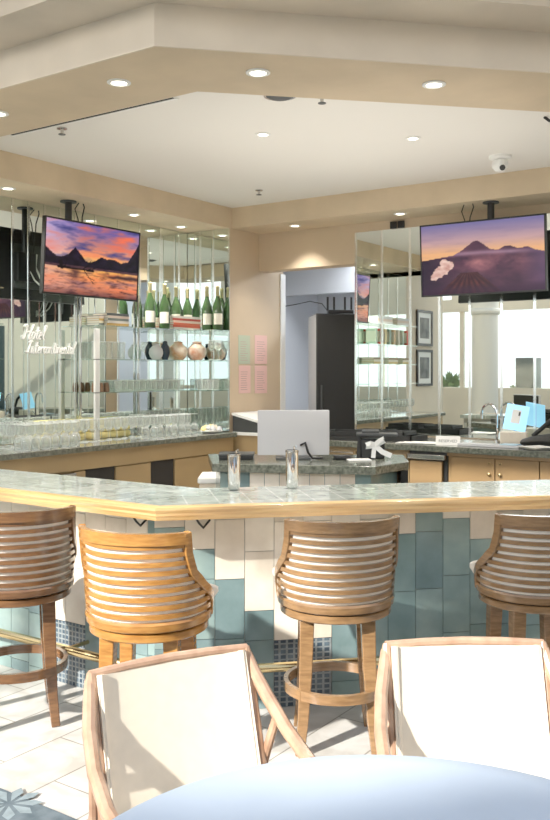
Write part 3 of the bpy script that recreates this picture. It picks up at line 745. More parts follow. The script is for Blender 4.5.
# sign lettering on the mirror ------------------------------------------
def arc(cx, cy, rx, ry, a0, a1, n=9): return [(cx+rx*math.cos(math.radians(a0+(a1-a0)*i/n)), cy+ry*math.sin(math.radians(a0+(a1-a0)*i/n))) for i in range(n+1)]
GL = {
 'H': (.95, [[(.0, .25)]+arc(.12, .15, .12, .15, 180, 360)+[(.3, 1.0)], [(.02, .86)]+arc(.15, .88, .13, .12, 180, 0)+[(.28, .8)], [(.2, .48), (.8, .55)], [(.95, 1.05), (.72, .3)]+arc(.82, .12, .1, .12, 180, 330)]),
 'I': (.6, [arc(.12, .15, .14, .15, 170, 360)+[(.4, .98)], [(.15, .85)]+arc(.38, .9, .22, .1, 190, 20)]),
 'o': (.45, [arc(.2, .25, .17, .25, 60, 420), [(.32, .42), (.45, .40)]]),
 't': (.36, [[(.16, .9), (.14, .12)]+arc(.24, .1, .1, .1, 180, 330), [(.0, .58), (.34, .62)]]),
 'e': (.42, [[(.05, .22), (.3, .3)]+arc(.2, .33, .12, .17, 0, 180)+arc(.2, .2, .13, .2, 180, 320)]),
 'l': (.32, [[(.04, .1), (.18, .6)]+arc(.2, .9, .07, .12, -20, 180)+[(.12, .15)]+arc(.2, .1, .08, .1, 180, 320)]),
 'n': (.5, [[(.06, .5), (.06, 0)], [(.06, .3)]+arc(.2, .32, .12, .18, 160, 0)+[(.32, .1)]+arc(.4, .1, .08, .1, 180, 320)]),
 'r': (.36, [[(.06, .5), (.06, 0)], [(.06, .3)]+arc(.2, .36, .13, .14, 160, 20)]),
 'c': (.38, [arc(.2, .25, .15, .25, 50, 320)]),
 'i': (.24, [[(.08, .5), (.07, .1)]+arc(.15, .09, .08, .09, 180, 320), [(.12, .72), (.12, .76)]]),
 'a': (.46, [arc(.18, .25, .15, .25, 40, 400), [(.34, .5), (.32, .12)]+arc(.4, .1, .08, .1, 180, 320)]),
}
def script(mb, txt, y0, z0, hgt, width):
    tot = sum(GL[c][0] for c in txt); kx = width/tot/1.0; x = 0
    for c in txt:
        w, st = GL[c]
        for s_ in st:
            mb.tube([(0, y0+(x+px)*kx+.3*pz*hgt, z0+pz*hgt) for px, pz in s_], .0065, 6)
        x += w
t = thing('script_lettering', 'white cursive lettering fixed on the left mirror', 'lettering', (XL+.016, 0, 0))
mb = MB(); script(mb, 'Hotel', 4.99, 1.925, .12, .245); mb.build('upper_word', 'white', t)
mb = MB(); script(mb, 'Intercontinental', 5.03, 1.805, .105, .55); mb.build('lower_word', 'white', t)

# ------------------------------------------------------------------ televisions
def fbm(x, y, s=0):
    v = 0; a = .5
    from mathutils import noise
    for o_ in range(4): v += a*noise.noise(Vector((x, y, s))); x *= 2.1; y *= 2.1; a *= .5
    return v
def mix(a, b, t): t = max(0, min(1, t)); return tuple(a[i]+(b[i]-a[i])*t for i in range(3))
def pl(tab, u):
    for (u0, h0), (u1, h1) in zip(tab, tab[1:]):
        if u <= u1: return h0+(h1-h0)*(u-u0)/(u1-u0)
    return tab[-1][1]
def lake(u, v):
    hz = .40
    ridge = pl([(0, .62), (.06, .56), (.12, .50), (.17, .51), (.23, .55), (.30, .66), (.36, .57), (.41, .49), (.46, .47), (.52, .51), (.58, .57), (.64, .55), (.72, .56), (.80, .52), (.88, .55), (.94, .68), (1, .84)], u)+.012*fbm(u*22, 1)
    def sky(u, v):
        c = mix((250, 206, 110), (236, 150, 110), (v-.45)/.15) if v < .6 else mix((236, 150, 110), (120, 100, 160), (v-.6)/.33)
        side = abs(u-.5)
        c = mix(c, (206, 190, 224), max(0, (side-.10)*1.9) if u < .5 else max(0, (side-.28)*1.0))
        n_ = fbm(u*3.2-v*2.5, v*9, 3)
        if n_ > 0: c = mix(c, (238, 120, 90), n_*2.6*(1-.4*(u < .3)))
        else: c = mix(c, (78, 76, 132), -n_*2.4*(.5+v))
        return c
    if v > hz:
        if v < ridge: return mix((20, 14, 28), (52, 40, 66), fbm(u*14, v*14)+.35)
        return sky(u, v)
    if v > .365: return mix((64, 44, 56), (120, 84, 84), fbm(u*20, v*60)+.4)
    vv = hz+(hz-v)*1.1
    c = mix(sky(u, min(.95, vv)), (240, 150, 90), .45)
    q_ = math.exp(-((v-.305-.02*fbm(u*8, 3))/.028)**2)*max(0, min(1, (u-.55+.25*fbm(v*30, u*6))*5)); c = mix(c, (46, 32, 44), .85*q_)
    q_ = math.exp(-((u-.31)/.045)**2-((v-.30)/.09)**2); c = mix(c, (60, 40, 52), .7*q_)
    c = mix(c, (60, 34, 40), max(0, fbm(u*9, v*30, 6))*1.6)
    return mix(c, (60, 30, 30), (.12-v)*4)
def lake_wood(u, v):
    segs = [((.13, .365), (.5, .355), .010), ((.15, .43), (.17, .36), .02), ((.20, .37), (.16, .46), .006), ((.2, .36), (.22, .50), .005), ((.38, .36), (.49, .48), .007), ((.44, .42), (.47, .5), .005), ((.40, .35), (.50, .18), .005), ((.44, .26), (.51, .23), .004), ((.45, .375), (.52, .40), .005)]
    for a, b, w in segs:
        dx, dy = b[0]-a[0], b[1]-a[1]; t_ = max(0, min(1, ((u-a[0])*dx+(v-a[1])*dy)/(dx*dx+dy*dy)))
        if math.hypot(u-a[0]-dx*t_, (v-a[1]-dy*t_)*.6) < w*.8: return True
    return False
def lake_full(u, v): return (22, 16, 20) if lake_wood(u, v) else lake(u, v)
def volcano(u, v):
    hz = .58
    ridge = pl([(0, .50), (.27, .55), (.33, .60), (.40, .68), (.44, .73), (.48, .73), (.53, .67), (.58, .60), (.64, .585), (.69, .63), (.73, .635), (.80, .585), (.87, .60), (.93, .55), (1, .52)], u)+.006*fbm(u*30, 4)
    if v > ridge:
        c = mix((232, 178, 130), (196, 160, 160), (v-.58)/.16) if v < .74 else mix((196, 160, 160), (126, 118, 160), (v-.74)/.24)
        return mix(c, (110, 100, 140), max(0, fbm(u*3, v*12, 8))*.5)
    c = mix((70, 44, 66), (104, 66, 84), fbm(u*7, v*9, 2)+.5)
    if u < .3: c = mix(c, (40, 28, 52), .8*(1-u/.3))
    if u > .8: c = mix(c, (104, 84, 120), (u-.8)*3)
    mist = math.exp(-((v-(.565-.05*max(0, u-.5)))/.03)**2)*max(.25, min(.9, (1.02-u)*3.2))
    c = mix(c, (200, 170, 190), mist*.6)
    m2 = max(0, fbm(u*5, v*6, 5)+.25)*math.exp(-((v-.42)/.11)**2)*max(.0, min(1, (u-.2)*6))*max(.1, min(1, (.95-u)*5))
    c = mix(c, (190, 130, 130), m2*1.5)
    cone = min(.30, .40-abs(u-.40)*1.5+.02*fbm(u*20, 3))
    if v < cone:
        rid = math.sin(math.atan2(v-.36, u-.39)*34)*.5+.5
        rid *= .55+.9*fbm(u*12, v*12, 9); c = mix((62, 32, 46), (160, 84, 66), max(0, rid)*(.45+1.3*max(0, .25-v)))
    c = mix(c, (66, 40, 66), max(0, min(.7, (.14-v)*9)))
    for (su, sv, r_) in ((.11, .26, .035), (.14, .31, .045), (.17, .35, .05), (.2, .39, .045), (.235, .41, .035), (.19, .44, .035)):
        if math.hypot(u-su, (v-sv)*.6) < r_*(1+.5*fbm(u*25, v*25, 1)): return mix((240, 214, 200), (190, 140, 130), fbm(u*20, v*20)+.5)
    return c
def screen_mesh(name, w, h, fn, parent, y):
    nx, ny = 170, 96; me = bpy.data.meshes.new(name)
    vs = [(-w/2+w*i/nx, y, -h/2+h*j/ny) for j in range(ny+1) for i in range(nx+1)]
    fs = [(j*(nx+1)+i, j*(nx+1)+i+1, (j+1)*(nx+1)+i+1, (j+1)*(nx+1)+i) for j in range(ny) for i in range(nx)]
    me.from_pydata(vs, [], fs)
    ca = me.color_attributes.new('picture', 'FLOAT_COLOR', 'POINT'); buf = []
    for j in range(ny+1):
        for i in range(nx+1): buf += [q**1.22 for q in lin([max(0, min(255, q)) for q in fn(i/nx, j/ny)])]+[1]
    ca.data.foreach_set('color', buf)
    m, nt, b = newmat(name+'_picture'); at_ = nt.nodes.new('ShaderNodeAttribute'); at_.attribute_name = 'picture'
    b.inputs['Base Color'].default_value = (.01, .01, .01, 1); b.inputs['Roughness'].default_value = .25; b.inputs['Specular IOR Level'].default_value = .2
    nt.links.new(at_.outputs['Color'], b.inputs['Emission Color']); b.inputs['Emission Strength'].default_value = .9
    me.materials.append(m); o = bpy.data.objects.new('screen', me); COL.objects.link(o); o.parent = parent; return o
def tv(label, loc_, rz, fn, drop_x, side):
    # local: screen faces -Y, X to the right seen from the front; z=0 centre of the screen
    t = thing('television', label, 'television', loc_, rz)
    W_, H_ = 1.12, .635; tilt = Matrix.Rotation(math.radians(3.5), 4, 'X')
    bz = .012
    def tm_(m_): m_.v = [tuple(tilt @ Vector(v)) for v in m_.v]; return m_
    mb = MB(); mb.cbox(-W_/2, W_/2, 0, .035, -H_/2, H_/2, .004); tm_(mb).build('housing', 'black', t)
    mb = MB()
    for b_ in ((-W_/2, W_/2, -H_/2, -H_/2+bz*1.3), (-W_/2, W_/2, H_/2-bz, H_/2), (-W_/2, -W_/2+bz, -H_/2, H_/2), (W_/2-bz, W_/2, -H_/2, H_/2)): mb.box(b_[0], b_[1], -.008, 0, b_[2], b_[3])
    tm_(mb).build('bezel', 'black', t)
    sc_ = screen_mesh('tv_%s' % side, W_-2*bz, H_-2.3*bz, fn, t, -.003); sc_.matrix_local = tilt
    mb = MB(); mb.cbox(-.3, .3, .035, .07, -.22, .18, .01); tm_(mb).build('rear_housing', 'darkgrey', t)
    top = ZS-loc_[2]
    MB().tube([(drop_x, .10, -.1), (drop_x, .10, top-.012)], .03, 14).build('ceiling_pole', 'black', t)
    MB().lathe([(0.0, 0), (.07, 0), (.07, .012), (0, .012)], 20, c=(drop_x, .10, top-.0125)).build('ceiling_plate', 'darkgrey', t)
    MB().cbox(drop_x-.1, drop_x+.1, .06, .13, -.16, .1, .006).build('bracket', 'black', t)
    cx = drop_x+.16*(1 if side == 'lake' else -1)
    MB().tube([(cx, .09, top), (cx+.01, .085, top-.03), (cx-.02, .08, top-.12), (cx-.03, .075, .22), (cx-.06, .075, .05), (cx-.1, .08, -.1)], .006, 6).build('cable', 'black', t)
    MB().tube([(cx-.08 if side != 'lake' else cx-.05, .09, top), (cx-.1, .085, top-.06), (cx-.07, .08, top-.14), (cx-.04, .075, .2)], .005, 6).build('cable', 'black', t)
    for k in range(3):
        MB().tube([(-.15+.1*k, .078, .1), (-.2+.1*k, .12, -.02), (-.12+.08*k, .13, -.14), (.05+.05*k, .12, -.24), (.16, .1, -.20+.06*k)], .008, 6).build('cable', 'white', t)
    return t
# left: front faces +x ; plane x about -5.63
cl = (at(42, 254, d=7.23)+at(138.7, 266, d=8.17))/2
cl.z = 2.605
tvl = tv('television on ceiling pole showing a purple and orange lake sunset', (-5.645, cl.y, cl.z), PI/2, lake_full, -.2, 'lake')
cr_ = (at(422.4, 262, d=7.88)+at(544.8, 252, d=7.27))/2
tvr = tv('television on ceiling pole showing a volcano at dusk', (cr_.x, 7.245, 2.625), 0, volcano, .05, 'volcano')

# ------------------------------------------------------------------ right back counter
YF = 6.79; xa, xb = -4.28, .6
t = thing('worktop', 'grey granite worktop along right wall, papers and trays on it', 'worktop', (0, YR, 0))
MB().box(xa, xb, YF-YR, -.012, .98, 1.03).build('slab', 'granitetop', t, bevel=.004)
MB().box(xa, xb, YF-YR-.004, YF-YR, .982, 1.028).build('edge_band', 'granite', t)
t = thing('cabinet_unit', 'tan cabinet unit under right worktop with round knobs', 'cabinet', (0, YF, 0))
MB().box(-2.94, xb, .05, .86, 0, .975).build('carcass', 'cabbrown', t)
MB().box(-2.94, xb, .02, .05, .952, .978).build('rail', 'cabbrown', t)
xs = [-2.906, -2.536, -2.178, -1.82, -1.46]
for k in range(4):
    d_ = MB().box(xs[k]+.004, xs[k+1]-.004, .026, .05, .12, .948).build('door', 'cabbrown', t, bevel=.003)
    kx = xs[k+1]-.045 if k % 2 == 0 else xs[k]+.045
    MB().lathe([(0, 0), (.006, 0), (.006, .012), (.014, .018), (.013, .026), (0, .029)], 12, c=(0, 0, 0)).build('knob', 'brass', d_).matrix_local = Matrix.Translation((kx, .026, .825)) @ Matrix.Rotation(PI/2, 4, 'X')
    MB().cbox(kx-.012, kx+.012, .022, .027,   .905, .913, .001).build('lock_plate', 'brass', d_)
t = thing('undercounter_fridge', 'brown-fronted fridge with steel top strip under right worktop', 'fridge', (0, YF, 0))
MB().box(-3.29, -2.95, .05, .8, .02, .97).build('cabinet_body', 'black', t)
MB().box(-3.275, -2.985, .01, .048, .06, .90).build('door', 'cabbrown', t, bevel=.004)
MB().box(-3.29, -2.955, -.005, .048, .915, .955).build('steel_strip', 'steel', t, bevel=.004)
t = thing('cabinet_unit', 'ochre cabinet unit under left end of right worktop', 'cabinet', (0, YF, 0))
MB().box(xa, -3.30, .05, .86, 0, .975).build('carcass', 'cab', t)
for k in range(2):
    x0 = xa+.01+k*.49; dr = MB().box(x0, x0+.47, .02, .048, .78, .95).build('drawer', 'cab', t, bevel=.003)
    MB().box(x0+.02, x0+.45, .005, .018, .925, .94).build('pull', 'steel', dr)
    MB().box(x0, x0+.47, .02, .048, .1, .77).build('door', 'cab', t, bevel=.003)

def on_r(p, y): return at(p, 400, y=y)
# trays on right counter
def tray(p, y, z, sx, sy, lb, rz, m_='blackmat', h=.025):
    q = on_r(p, y); t = thing('serving_tray', lb, 'tray', (q.x, q.y, z), rz)
    MB().cbox(-sx/2, sx/2, -sy/2, sy/2, 0, .006, .003).build('tray_base', m_, t)
    mb = MB()
    for b_ in ((-sx/2, sx/2, -sy/2, -sy/2+.012), (-sx/2, sx/2, sy/2-.012, sy/2), (-sx/2, -sx/2+.012, -sy/2, sy/2), (sx/2-.012, sx/2, -sy/2, sy/2)): mb.box(b_[0], b_[1], b_[2], b_[3], .006, h)
    mb.build('rim', m_, t); return t
tray(346, 7.02, 1.031, .40, .34, 'black tray at left end of the right counter, lowest', .1, h=.04)
tray(346, 7.02, 1.0725, .36, .30, 'black tray stacked on another tray by the dark cabinet', .1, h=.035)
tray(397, 7.16, 1.031, .44, .34, 'dark tray lying behind the ribboned bag', 0, h=.05)
tray(395, 7.16, 1.082, .30, .26, 'small dark tray topping the stack behind the ribboned bag', 0, 'darkgrey', .03)
tray(352, 7.46, 1.031, .38, .26, 'grey tray on right counter against the mirror', 0, 'darkgrey', .03)
q = on_r(416, 6.98)
for k in range(2):
    o = MB().box(-.15, .15, -.10, .10, 0, .004).build('paper_sheet', 'white'); o.location = (q.x+.05*k, q.y-.02*k, 1.031+.005*k); o.rotation_euler = (0, 0, .1+.12*k)
    tag(o, ('white paper sheet lying under another on right counter', 'white paper sheet on top, beside the tent card')[k], 'paper')
# tent sign
q = at(448, 436, z=1.05); q = on_r(448, 6.93)
t = thing('tent_card', 'white tent card reading RESERVED on the right counter', 'sign', (q.x, q.y, 1.031), .35)
mb = MB(); mb.add([(-.1, -.03, 0), (.1, -.03, 0), (.1, 0, .075), (-.1, 0, .075), (-.1, .03, 0), (.1, .03, 0)], [(0, 1, 2, 3), (3, 2, 5, 4), (0, 3, 4), (1, 5, 2)]); mb.build('card', 'white', t)
cu = bpy.data.curves.new('word', 'FONT'); cu.body = 'RESERVED'; cu.size = .034; cu.align_x = 'CENTER'; cu.extrude = .0004
to = bpy.data.objects.new('word', cu); COL.objects.link(to)
dg = bpy.context.evaluated_depsgraph_get(); me = bpy.data.meshes.new_from_object(to.evaluated_get(dg)); bpy.data.objects.remove(to)
me.materials.clear(); me.materials.append(M['darkgrey']); wo = bpy.data.objects.new('lettering', me); COL.objects.link(wo); wo.parent = t
wo.location = (0, -.0215, .024); wo.rotation_euler = (math.radians(68), 0, 0)
# long steel ledge tray, plate
q0 = on_r(490, 6.97)
t = thing('bar_caddy', 'long pale metal caddy behind the tent card on right counter', 'caddy', (q0.x, q0.y, 1.031))
MB().cbox(-.26, .26, -.06, .06, 0, .022, .005).build('caddy_body', 'grey', t); MB().cbox(.1, .24, -.062, .062, .0225, .03, .002).build('caddy_lid', mat('pale_blue_plastic', (176, 206, 222), .3), t)
q0 = on_r(537, 6.90)
t = thing('square_plate', 'white rimmed dish at right end of the right counter', 'plate', (q0.x, q0.y, 1.031), .2)
mb = MB(); mb.lathe([(0, 0), (.09, 0), (.15, .022), (.155, .024), (.095, .007), (0, .007)], 4); mb.build('dish', 'white', t)
# faucet
q0 = on_r(497, 7.45)
t = thing('bar_faucet', 'chrome gooseneck faucet before the right mirror', 'faucet', (q0.x, q0.y, 1.0305), PI)
MB().lathe([(0, 0), (.026, 0), (.026, .02), (.014, .03)], 14).build('faucet_base', 'chrome', t)
MB().tube([(0, 0, .02), (0, 0, .22)]+[(.07-.07*math.cos(a), 0, .24+.09*math.sin(a)) for a in [PI*i/10 for i in range(11)]]+[(.14, 0, .2)], .011, 10).build('spout', 'chrome', t)
MB().tube([(0, 0, .04), (0, -.05, .09)], .007, 8).build('lever', 'chrome', t)
# tablet
q0 = on_r(514, 7.42)
t = thing('tablet_stand', 'pale blue tablet leaning on a cream stand at right mirror', 'tablet', (q0.x, q0.y, 1.031), .25)
MB().cbox(-.11, .11, -.08, .08, 0, .10, .01).build('stand_box', 'canvas', t)
mt = Matrix.Translation((0, -.02, .112)) @ Matrix.Rotation(-.28, 4, 'X') @ Matrix.Rotation(.16, 4, 'Y')
MB().cbox(-.095, .095, -.006, .006, 0, .225, .004, mt=mt).build('tablet_body', 'bluepage', t)
MB().box(-.04, .035, -.0085, -.0065, .06, .18, mt=mt).build('screen_card', 'white', t)
MB().box(.015, .03, -.0105, -.009, .13, .165, mt=mt).build('screen_mark', 'darkgrey', t)
# dark equipment at right end
q0 = on_r(549, 7.18)
t = thing('duffel_bag', 'dark soft bag on right counter at the frame edge', 'bag', (q0.x, q0.y, 1.031), -.15)
m_ = MB(); vs = []; fs = []
prof = [(-.24, .012, .03), (-.22, .03, .07), (-.12, .045, .10), (0, .055, .11), (.14, .06, .12), (.28, .055, .11), (.34, .03, .06)]
for (x_, hz_, wy_) in prof:
    for k in range(12):
        a = 2*PI*k/12; vs.append((x_, wy_*math.cos(a), hz_+hz_*max(-.98, math.sin(a))+.0))
for i_ in range(len(prof)-1):
    for k in range(12): fs.append((i_*12+k, i_*12+(k+1) % 12, (i_+1)*12+(k+1) % 12, (i_+1)*12+k))
fs += [tuple(range(12)), tuple(range((len(prof)-1)*12, len(prof)*12))]
m_.add(vs, fs, 0, True); m_.build('bag_body', 'blackmat', t)
MB().tube([(-.14, 0, .085), (-.05, .0, .16), (.04, 0, .24), (.12, 0, .27), (.2, 0, .22), (.26, 0, .11)], .018, 8).build('handle', 'blackmat', t)
# wall outlets
for k, p in enumerate((394.5, 402)):
    q0 = on_r(p, YR)
    o = MB().cbox(-.035, .035, 0, .018, -.035, .035, .004).build('wall_speaker_plate', 'black'); o.location = (q0.x, YR-.03, 3.055)
    tag(o, ('small black square plate above right mirror, left of two', 'small black square plate above right mirror, right of two')[k], 'plate')

# ------------------------------------------------------------------ black cabinet in the recess with router
q0 = at(331, 400, d=9.15)
t = thing('tall_cabinet', 'tall black cabinet with pale side standing in the recess', 'cabinet', (q0.x-.06-.16, 8.43, 0), math.radians(40))
HC = 1.65+57*9.5/885
MB().box(-.30, .30, -.30, .30, .02, HC).build('cabinet_body', 'black', t, bevel=.004)
MB().box(-.304, -.301, -.29, .29, .03, HC-.01).build('side_panel', 'backroom', t)
MB().box(-.295, .295, -.322, -.302, .05, HC-.01).build('door', 'blackmat', t, bevel=.004)
MB().tube([(-.25, -.345, 1.0), (-.25, -.345, 1.5)], .01, 8).build('handle', 'darkgrey', t)
r_ = thing('wifi_router', 'black router with upright antennas on top of the tall cabinet', 'router', (q0.x-.17, 8.36, HC+.001), math.radians(36))
MB().cbox(-.14, .14, -.09, .09, .005, .05, .015).build('router_body', 'black', r_)
for x_ in (-.13, -.06, .06, .13): MB().cbox(x_-.012, x_+.012, .06, .07, .04, .20, .004).build('antenna', 'black', r_)
o = MB().tube([(0, 0, 0), (.1, .05, .12), (.3, .1, .16), (.6, .15, .14), (.9, .2, .13)], .006, 6).build('wire', 'darkgrey'); o.location = (q0.x-.35, 8.45, HC+.02); o.rotation_euler = (0, 0, 2.6)
tag(o, 'thin grey wire looping above the router in the recess', 'wire')

# papers on the wall
for (p0, p1, y0, y1, m_, lb) in ((238.5, 250, 335, 364, 'green', 'sage green paper sheet, upper left of four on wall'), (255, 267, 335, 364, 'pink', 'pink paper sheet, upper right of four on wall'), (239, 250.5, 365.5, 393, 'pink', 'pink paper sheet, lower left of four on wall'), (255, 267, 365.5, 393, 'pink', 'pink paper sheet, lower right of four on wall')):
    a_ = at(p0, y0, x=XP+.004); b_ = at(p1, y1, x=XP+.004)
    t = thing('paper_notice', lb, 'paper', (XP+.0002, a_.y, b_.z), 0, 'paper notices on the beige wall')
    MB().box(0, .004, 0, b_.y-a_.y, 0, a_.z-b_.z).build('sheet', m_, t)
    mb = MB(); hh = a_.z-b_.z; ww = b_.y-a_.y
    for k in range(9): mb.box(.004, .0046, ww*.15, ww*(.6+.25*random.random()), hh*(.12+.08*k), hh*(.12+.08*k)+.006)
    mb.build('printed_lines', 'print', t)

# desk with sloping lid by the papers wall
t = thing('slope_desk', 'beige wall desk with sloping white lid below the papers', 'desk', (XP+.012, 7.22, 0))
MB().box(0, .62, 0, .55, 0, 1.0).build('desk_cabinet', 'cab', t)
MB().box(0, .64, -.02, .55, 1.0, 1.03).build('ledge', 'white', t)
mb = MB(); mb.add([(.0, 0, 1.03), (.60, 0, 1.03), (.60, 0, 1.075), (0, 0, 1.20), (0, .52, 1.03), (.6, .52, 1.03), (.6, .52, 1.075), (0, .52, 1.20)], [(0, 1, 2, 3), (4, 7, 6, 5), (1, 5, 6, 2), (0, 3, 7, 4)]); mb.build('desk_box', 'darkgrey', t)
mb = MB(); mb.add([(-.0, -.02, 1.20), (.62, -.02, 1.07), (.62, .53, 1.07), (0, .53, 1.20), (0, -.02, 1.225), (.62, -.02, 1.095), (.62, .53, 1.095), (0, .53, 1.225)], [(0, 1, 2, 3), (4, 7, 6, 5), (0, 4, 5, 1), (1, 5, 6, 2), (2, 6, 7, 3), (3, 7, 4, 0)]); mb.build('sloping_lid', 'white', t)

# ------------------------------------------------------------------ island with monitor
def cam_poly(pts): return [tuple(C(x, y).xy) for x, y in pts]
ip = [(-.42, 5.92), (.653, 5.74), (.915, 6.06), (.95, 6.55), (-.50, 6.62)]
t = thing('island_counter', 'tiled island counter behind the bar with green granite top', 'counter', (0, 0, 0))
MB().prism(cam_poly(ip), .975, 1.03).build('granite_top', 'granite', t, bevel=.004)
jp = [(-.37, 5.98), (.63, 5.81), (.84, 6.09), (.87, 6.5), (-.44, 6.57)]
MB().prism(cam_poly(jp), 0, .974).build('body', 'teal0', t)
mb = MB(); A0 = C(-.37, 5.98); B0 = C(.63, 5.81); u_ = (B0-A0).normalized(); nn = Vector((u_.y, -u_.x, 0)); Lf = (B0-A0).length
k = 0; n_c = 10; cw = Lf/n_c
for i in range(n_c):
    for j in range(7):
        z1 = .972-j*.15; z0 = max(0, z1-.147)
        if z1 <= 0: continue
        cream = (2 <= i <= 8 and j == 0) or (4 <= i <= 7 and j == 1) or (i in (5, 6) and j == 2)
        P0 = A0+u_*(i*cw+.002); P1 = A0+u_*((i+1)*cw-.002)
        mb.add([tuple((P0+nn*.008).xy)+(z0,), tuple((P1+nn*.008).xy)+(z0,), tuple((P1+nn*.008).xy)+(z1,), tuple((P0+nn*.008).xy)+(z1,)], [(0, 1, 2, 3)], random.randrange(3)+(0 if cream else 3))
mb.build('tiled_front', ['cream0', 'cream1', 'cream2', 'teal0', 'teal1', 'teal2'], t)
MB().prism(cam_poly([(.86, 6.05), (.91, 6.05), (.93, 6.5), (.88, 6.5)]), 0, .97).build('end_panel', 'black', t)
# monitor
mc = C(.13, 6.20)
t = thing('desktop_monitor', 'light grey back of a monitor standing on the island', 'monitor', (mc.x, mc.y, 1.0305), TH+math.radians(2))
MB().cbox(-.252, .252, 0, .03, .03, .345, .008).build('shell', 'grey', t)
MB().box(-.24, .24, .0305, .033, .045, .335).build('screen', 'black', t)
MB().cbox(-.03, .03, .005, .10, .012, .12, .004).build('neck', 'darkgrey', t)
MB().cbox(-.12, .12, -.03, .16, 0, .012, .004).build('foot', 'darkgrey', t)
MB().tube([(.05, -.004, .10), (.08, -.03, .12), (.10, -.04, .05), (.13, -.03, .012), (.2, -.02, .012)], .009, 8).build('cable', 'black', t)
def small(name, lb, cat, X, Y, m_, sx, sy, sz, rot=0, ch=.008):
    o = MB().cbox(-sx/2, sx/2, -sy/2, sy/2, 0, sz, ch).build(name, m_); q = C(X, Y); o.location = (q.x, q.y, 1.0305); o.rotation_euler = (0, 0, TH+rot); tag(o, lb, cat); return o
t = thing('receipt_tray', 'low black tray on the island left of the monitor', 'tray', (C(-.27, 6.25).x, C(-.27, 6.25).y, 1.0305), TH)
MB().cbox(-.12, .12, -.1, .1, 0, .03, .004).build('tray_body', 'black', t); MB().cbox(-.125, .125, -.11, .11, .031, .042, .004).build('tray_lid', 'darkgrey', t)
small('cable_reel', 'small black device on the island right of the monitor', 'device', .47, 6.2, 'black', .12, .09, .03, .2, .014)
small('paper_pad', 'white paper pad on the island before the bag', 'paper', .58, 6.14, 'white', .16, .12, .008, .1, .002)
# black bag with ribbon
bc = C(.71, 6.30)
t = thing('gift_bag', 'black bag tied with a white ribbon bow on the island', 'bag', (bc.x, bc.y, 1.0305), TH-.1)
mb = MB(); mb.prism([(-.10, -.05), (.07, -.05), (.07, .06), (-.10, .06)], 0, .14); mb.build('bag_body', 'black', t, bevel=.008)
mb = MB(); mb.add([(-.13, -.055, .0), (-.10, -.055, .0), (-.10, -.055, .16), (-.12, -.055, .16), (-.13, .06, .0), (-.10, .06, .0), (-.10, .06, .16), (-.12, .06, .16)], [(0, 1, 2, 3), (4, 7, 6, 5), (0, 4, 5, 1), (1, 5, 6, 2), (2, 6, 7, 3), (3, 7, 4, 0)]); mb.build('side_flap', 'blackmat', t)
mb = MB(); mb.cbox(-.13, .16, -.08, .08, .161, .178, .005); mb.cbox(-.09, .03, -.05, .06, .178, .20, .005); mb.build('lid_flap', 'darkgrey', t)
rb = MB()
rb.sweep([(0, -.066, .10), (-.03, -.085, .112), (-.06, -.08, .10), (-.062, -.068, .085), (0, -.06, .092)], .032, .003, (0, 0, 1))
rb.sweep([(0, -.066, .10), (.03, -.085, .128), (.06, -.08, .145), (.066, -.068, .128), (0, -.06, .092)], .032, .003, (0, 0, 1))
rb.sweep([(0, -.066, .095), (-.008, -.072, .05), (-.012, -.075, .008)], .03, .003, (1, 0, 0))
rb.sweep([(0, -.066, .095), (.05, -.075, .052), (.115, -.085, .024)], .036, .003, (.6, 0, .8))
rb.build('ribbon_bow', 'white', t)
# cocktail shakers on the bar
for k, (p, py, hh, lb) in enumerate(((234, 490, .185, 'polished steel tumbler on the bar, left of two'), (292, 488.5, .20, 'polished steel tumbler with small tap, right of two'))):
    q = at(p, py, z=ZB)
    t = thing('steel_tumbler', lb, 'tumbler', (q.x, q.y, ZB+.001), 0, 'steel tumblers on the bar')
    MB().lathe([(0, 0), (.022, 0), (.029, .012), (.033, .05), (.0335, hh), (.031, hh), (.030, .06), (0, .02)], 24, cap=False).build('cup', 'chrome', t)
    MB().lathe([(.034, hh-.012), (.0352, hh-.006), (.0345, hh+.001), (.031, hh+.001), (.031, hh-.012), (.034, hh-.012)], 24, cap=False).build('rim', 'steel', t)
    MB().tube([(0, .02, hh-.03), (0, .02, hh+.016), (.012, .02, hh+.02)], .005, 8).build('bar_spoon', 'chrome', t)
# storage bins behind bar, left of the island
for k, (z, lb) in enumerate(((.0, 'white plastic bin at left end of the island, lower one'), (.42, 'white plastic bin at left end of the island, upper one'))):
    q = C(-.47, 6.95)
    t = thing('storage_bin', lb, 'bin', (q.x, q.y, z), TH, 'white bins beside the island')
    MB().cbox(-.11, .11, -.2, .2, 0, .37, .02).build('bin_body', 'canvas', t); MB().cbox(-.12, .12, -.215, .215, .372, .415, .01).build('bin_lid', 'white', t)

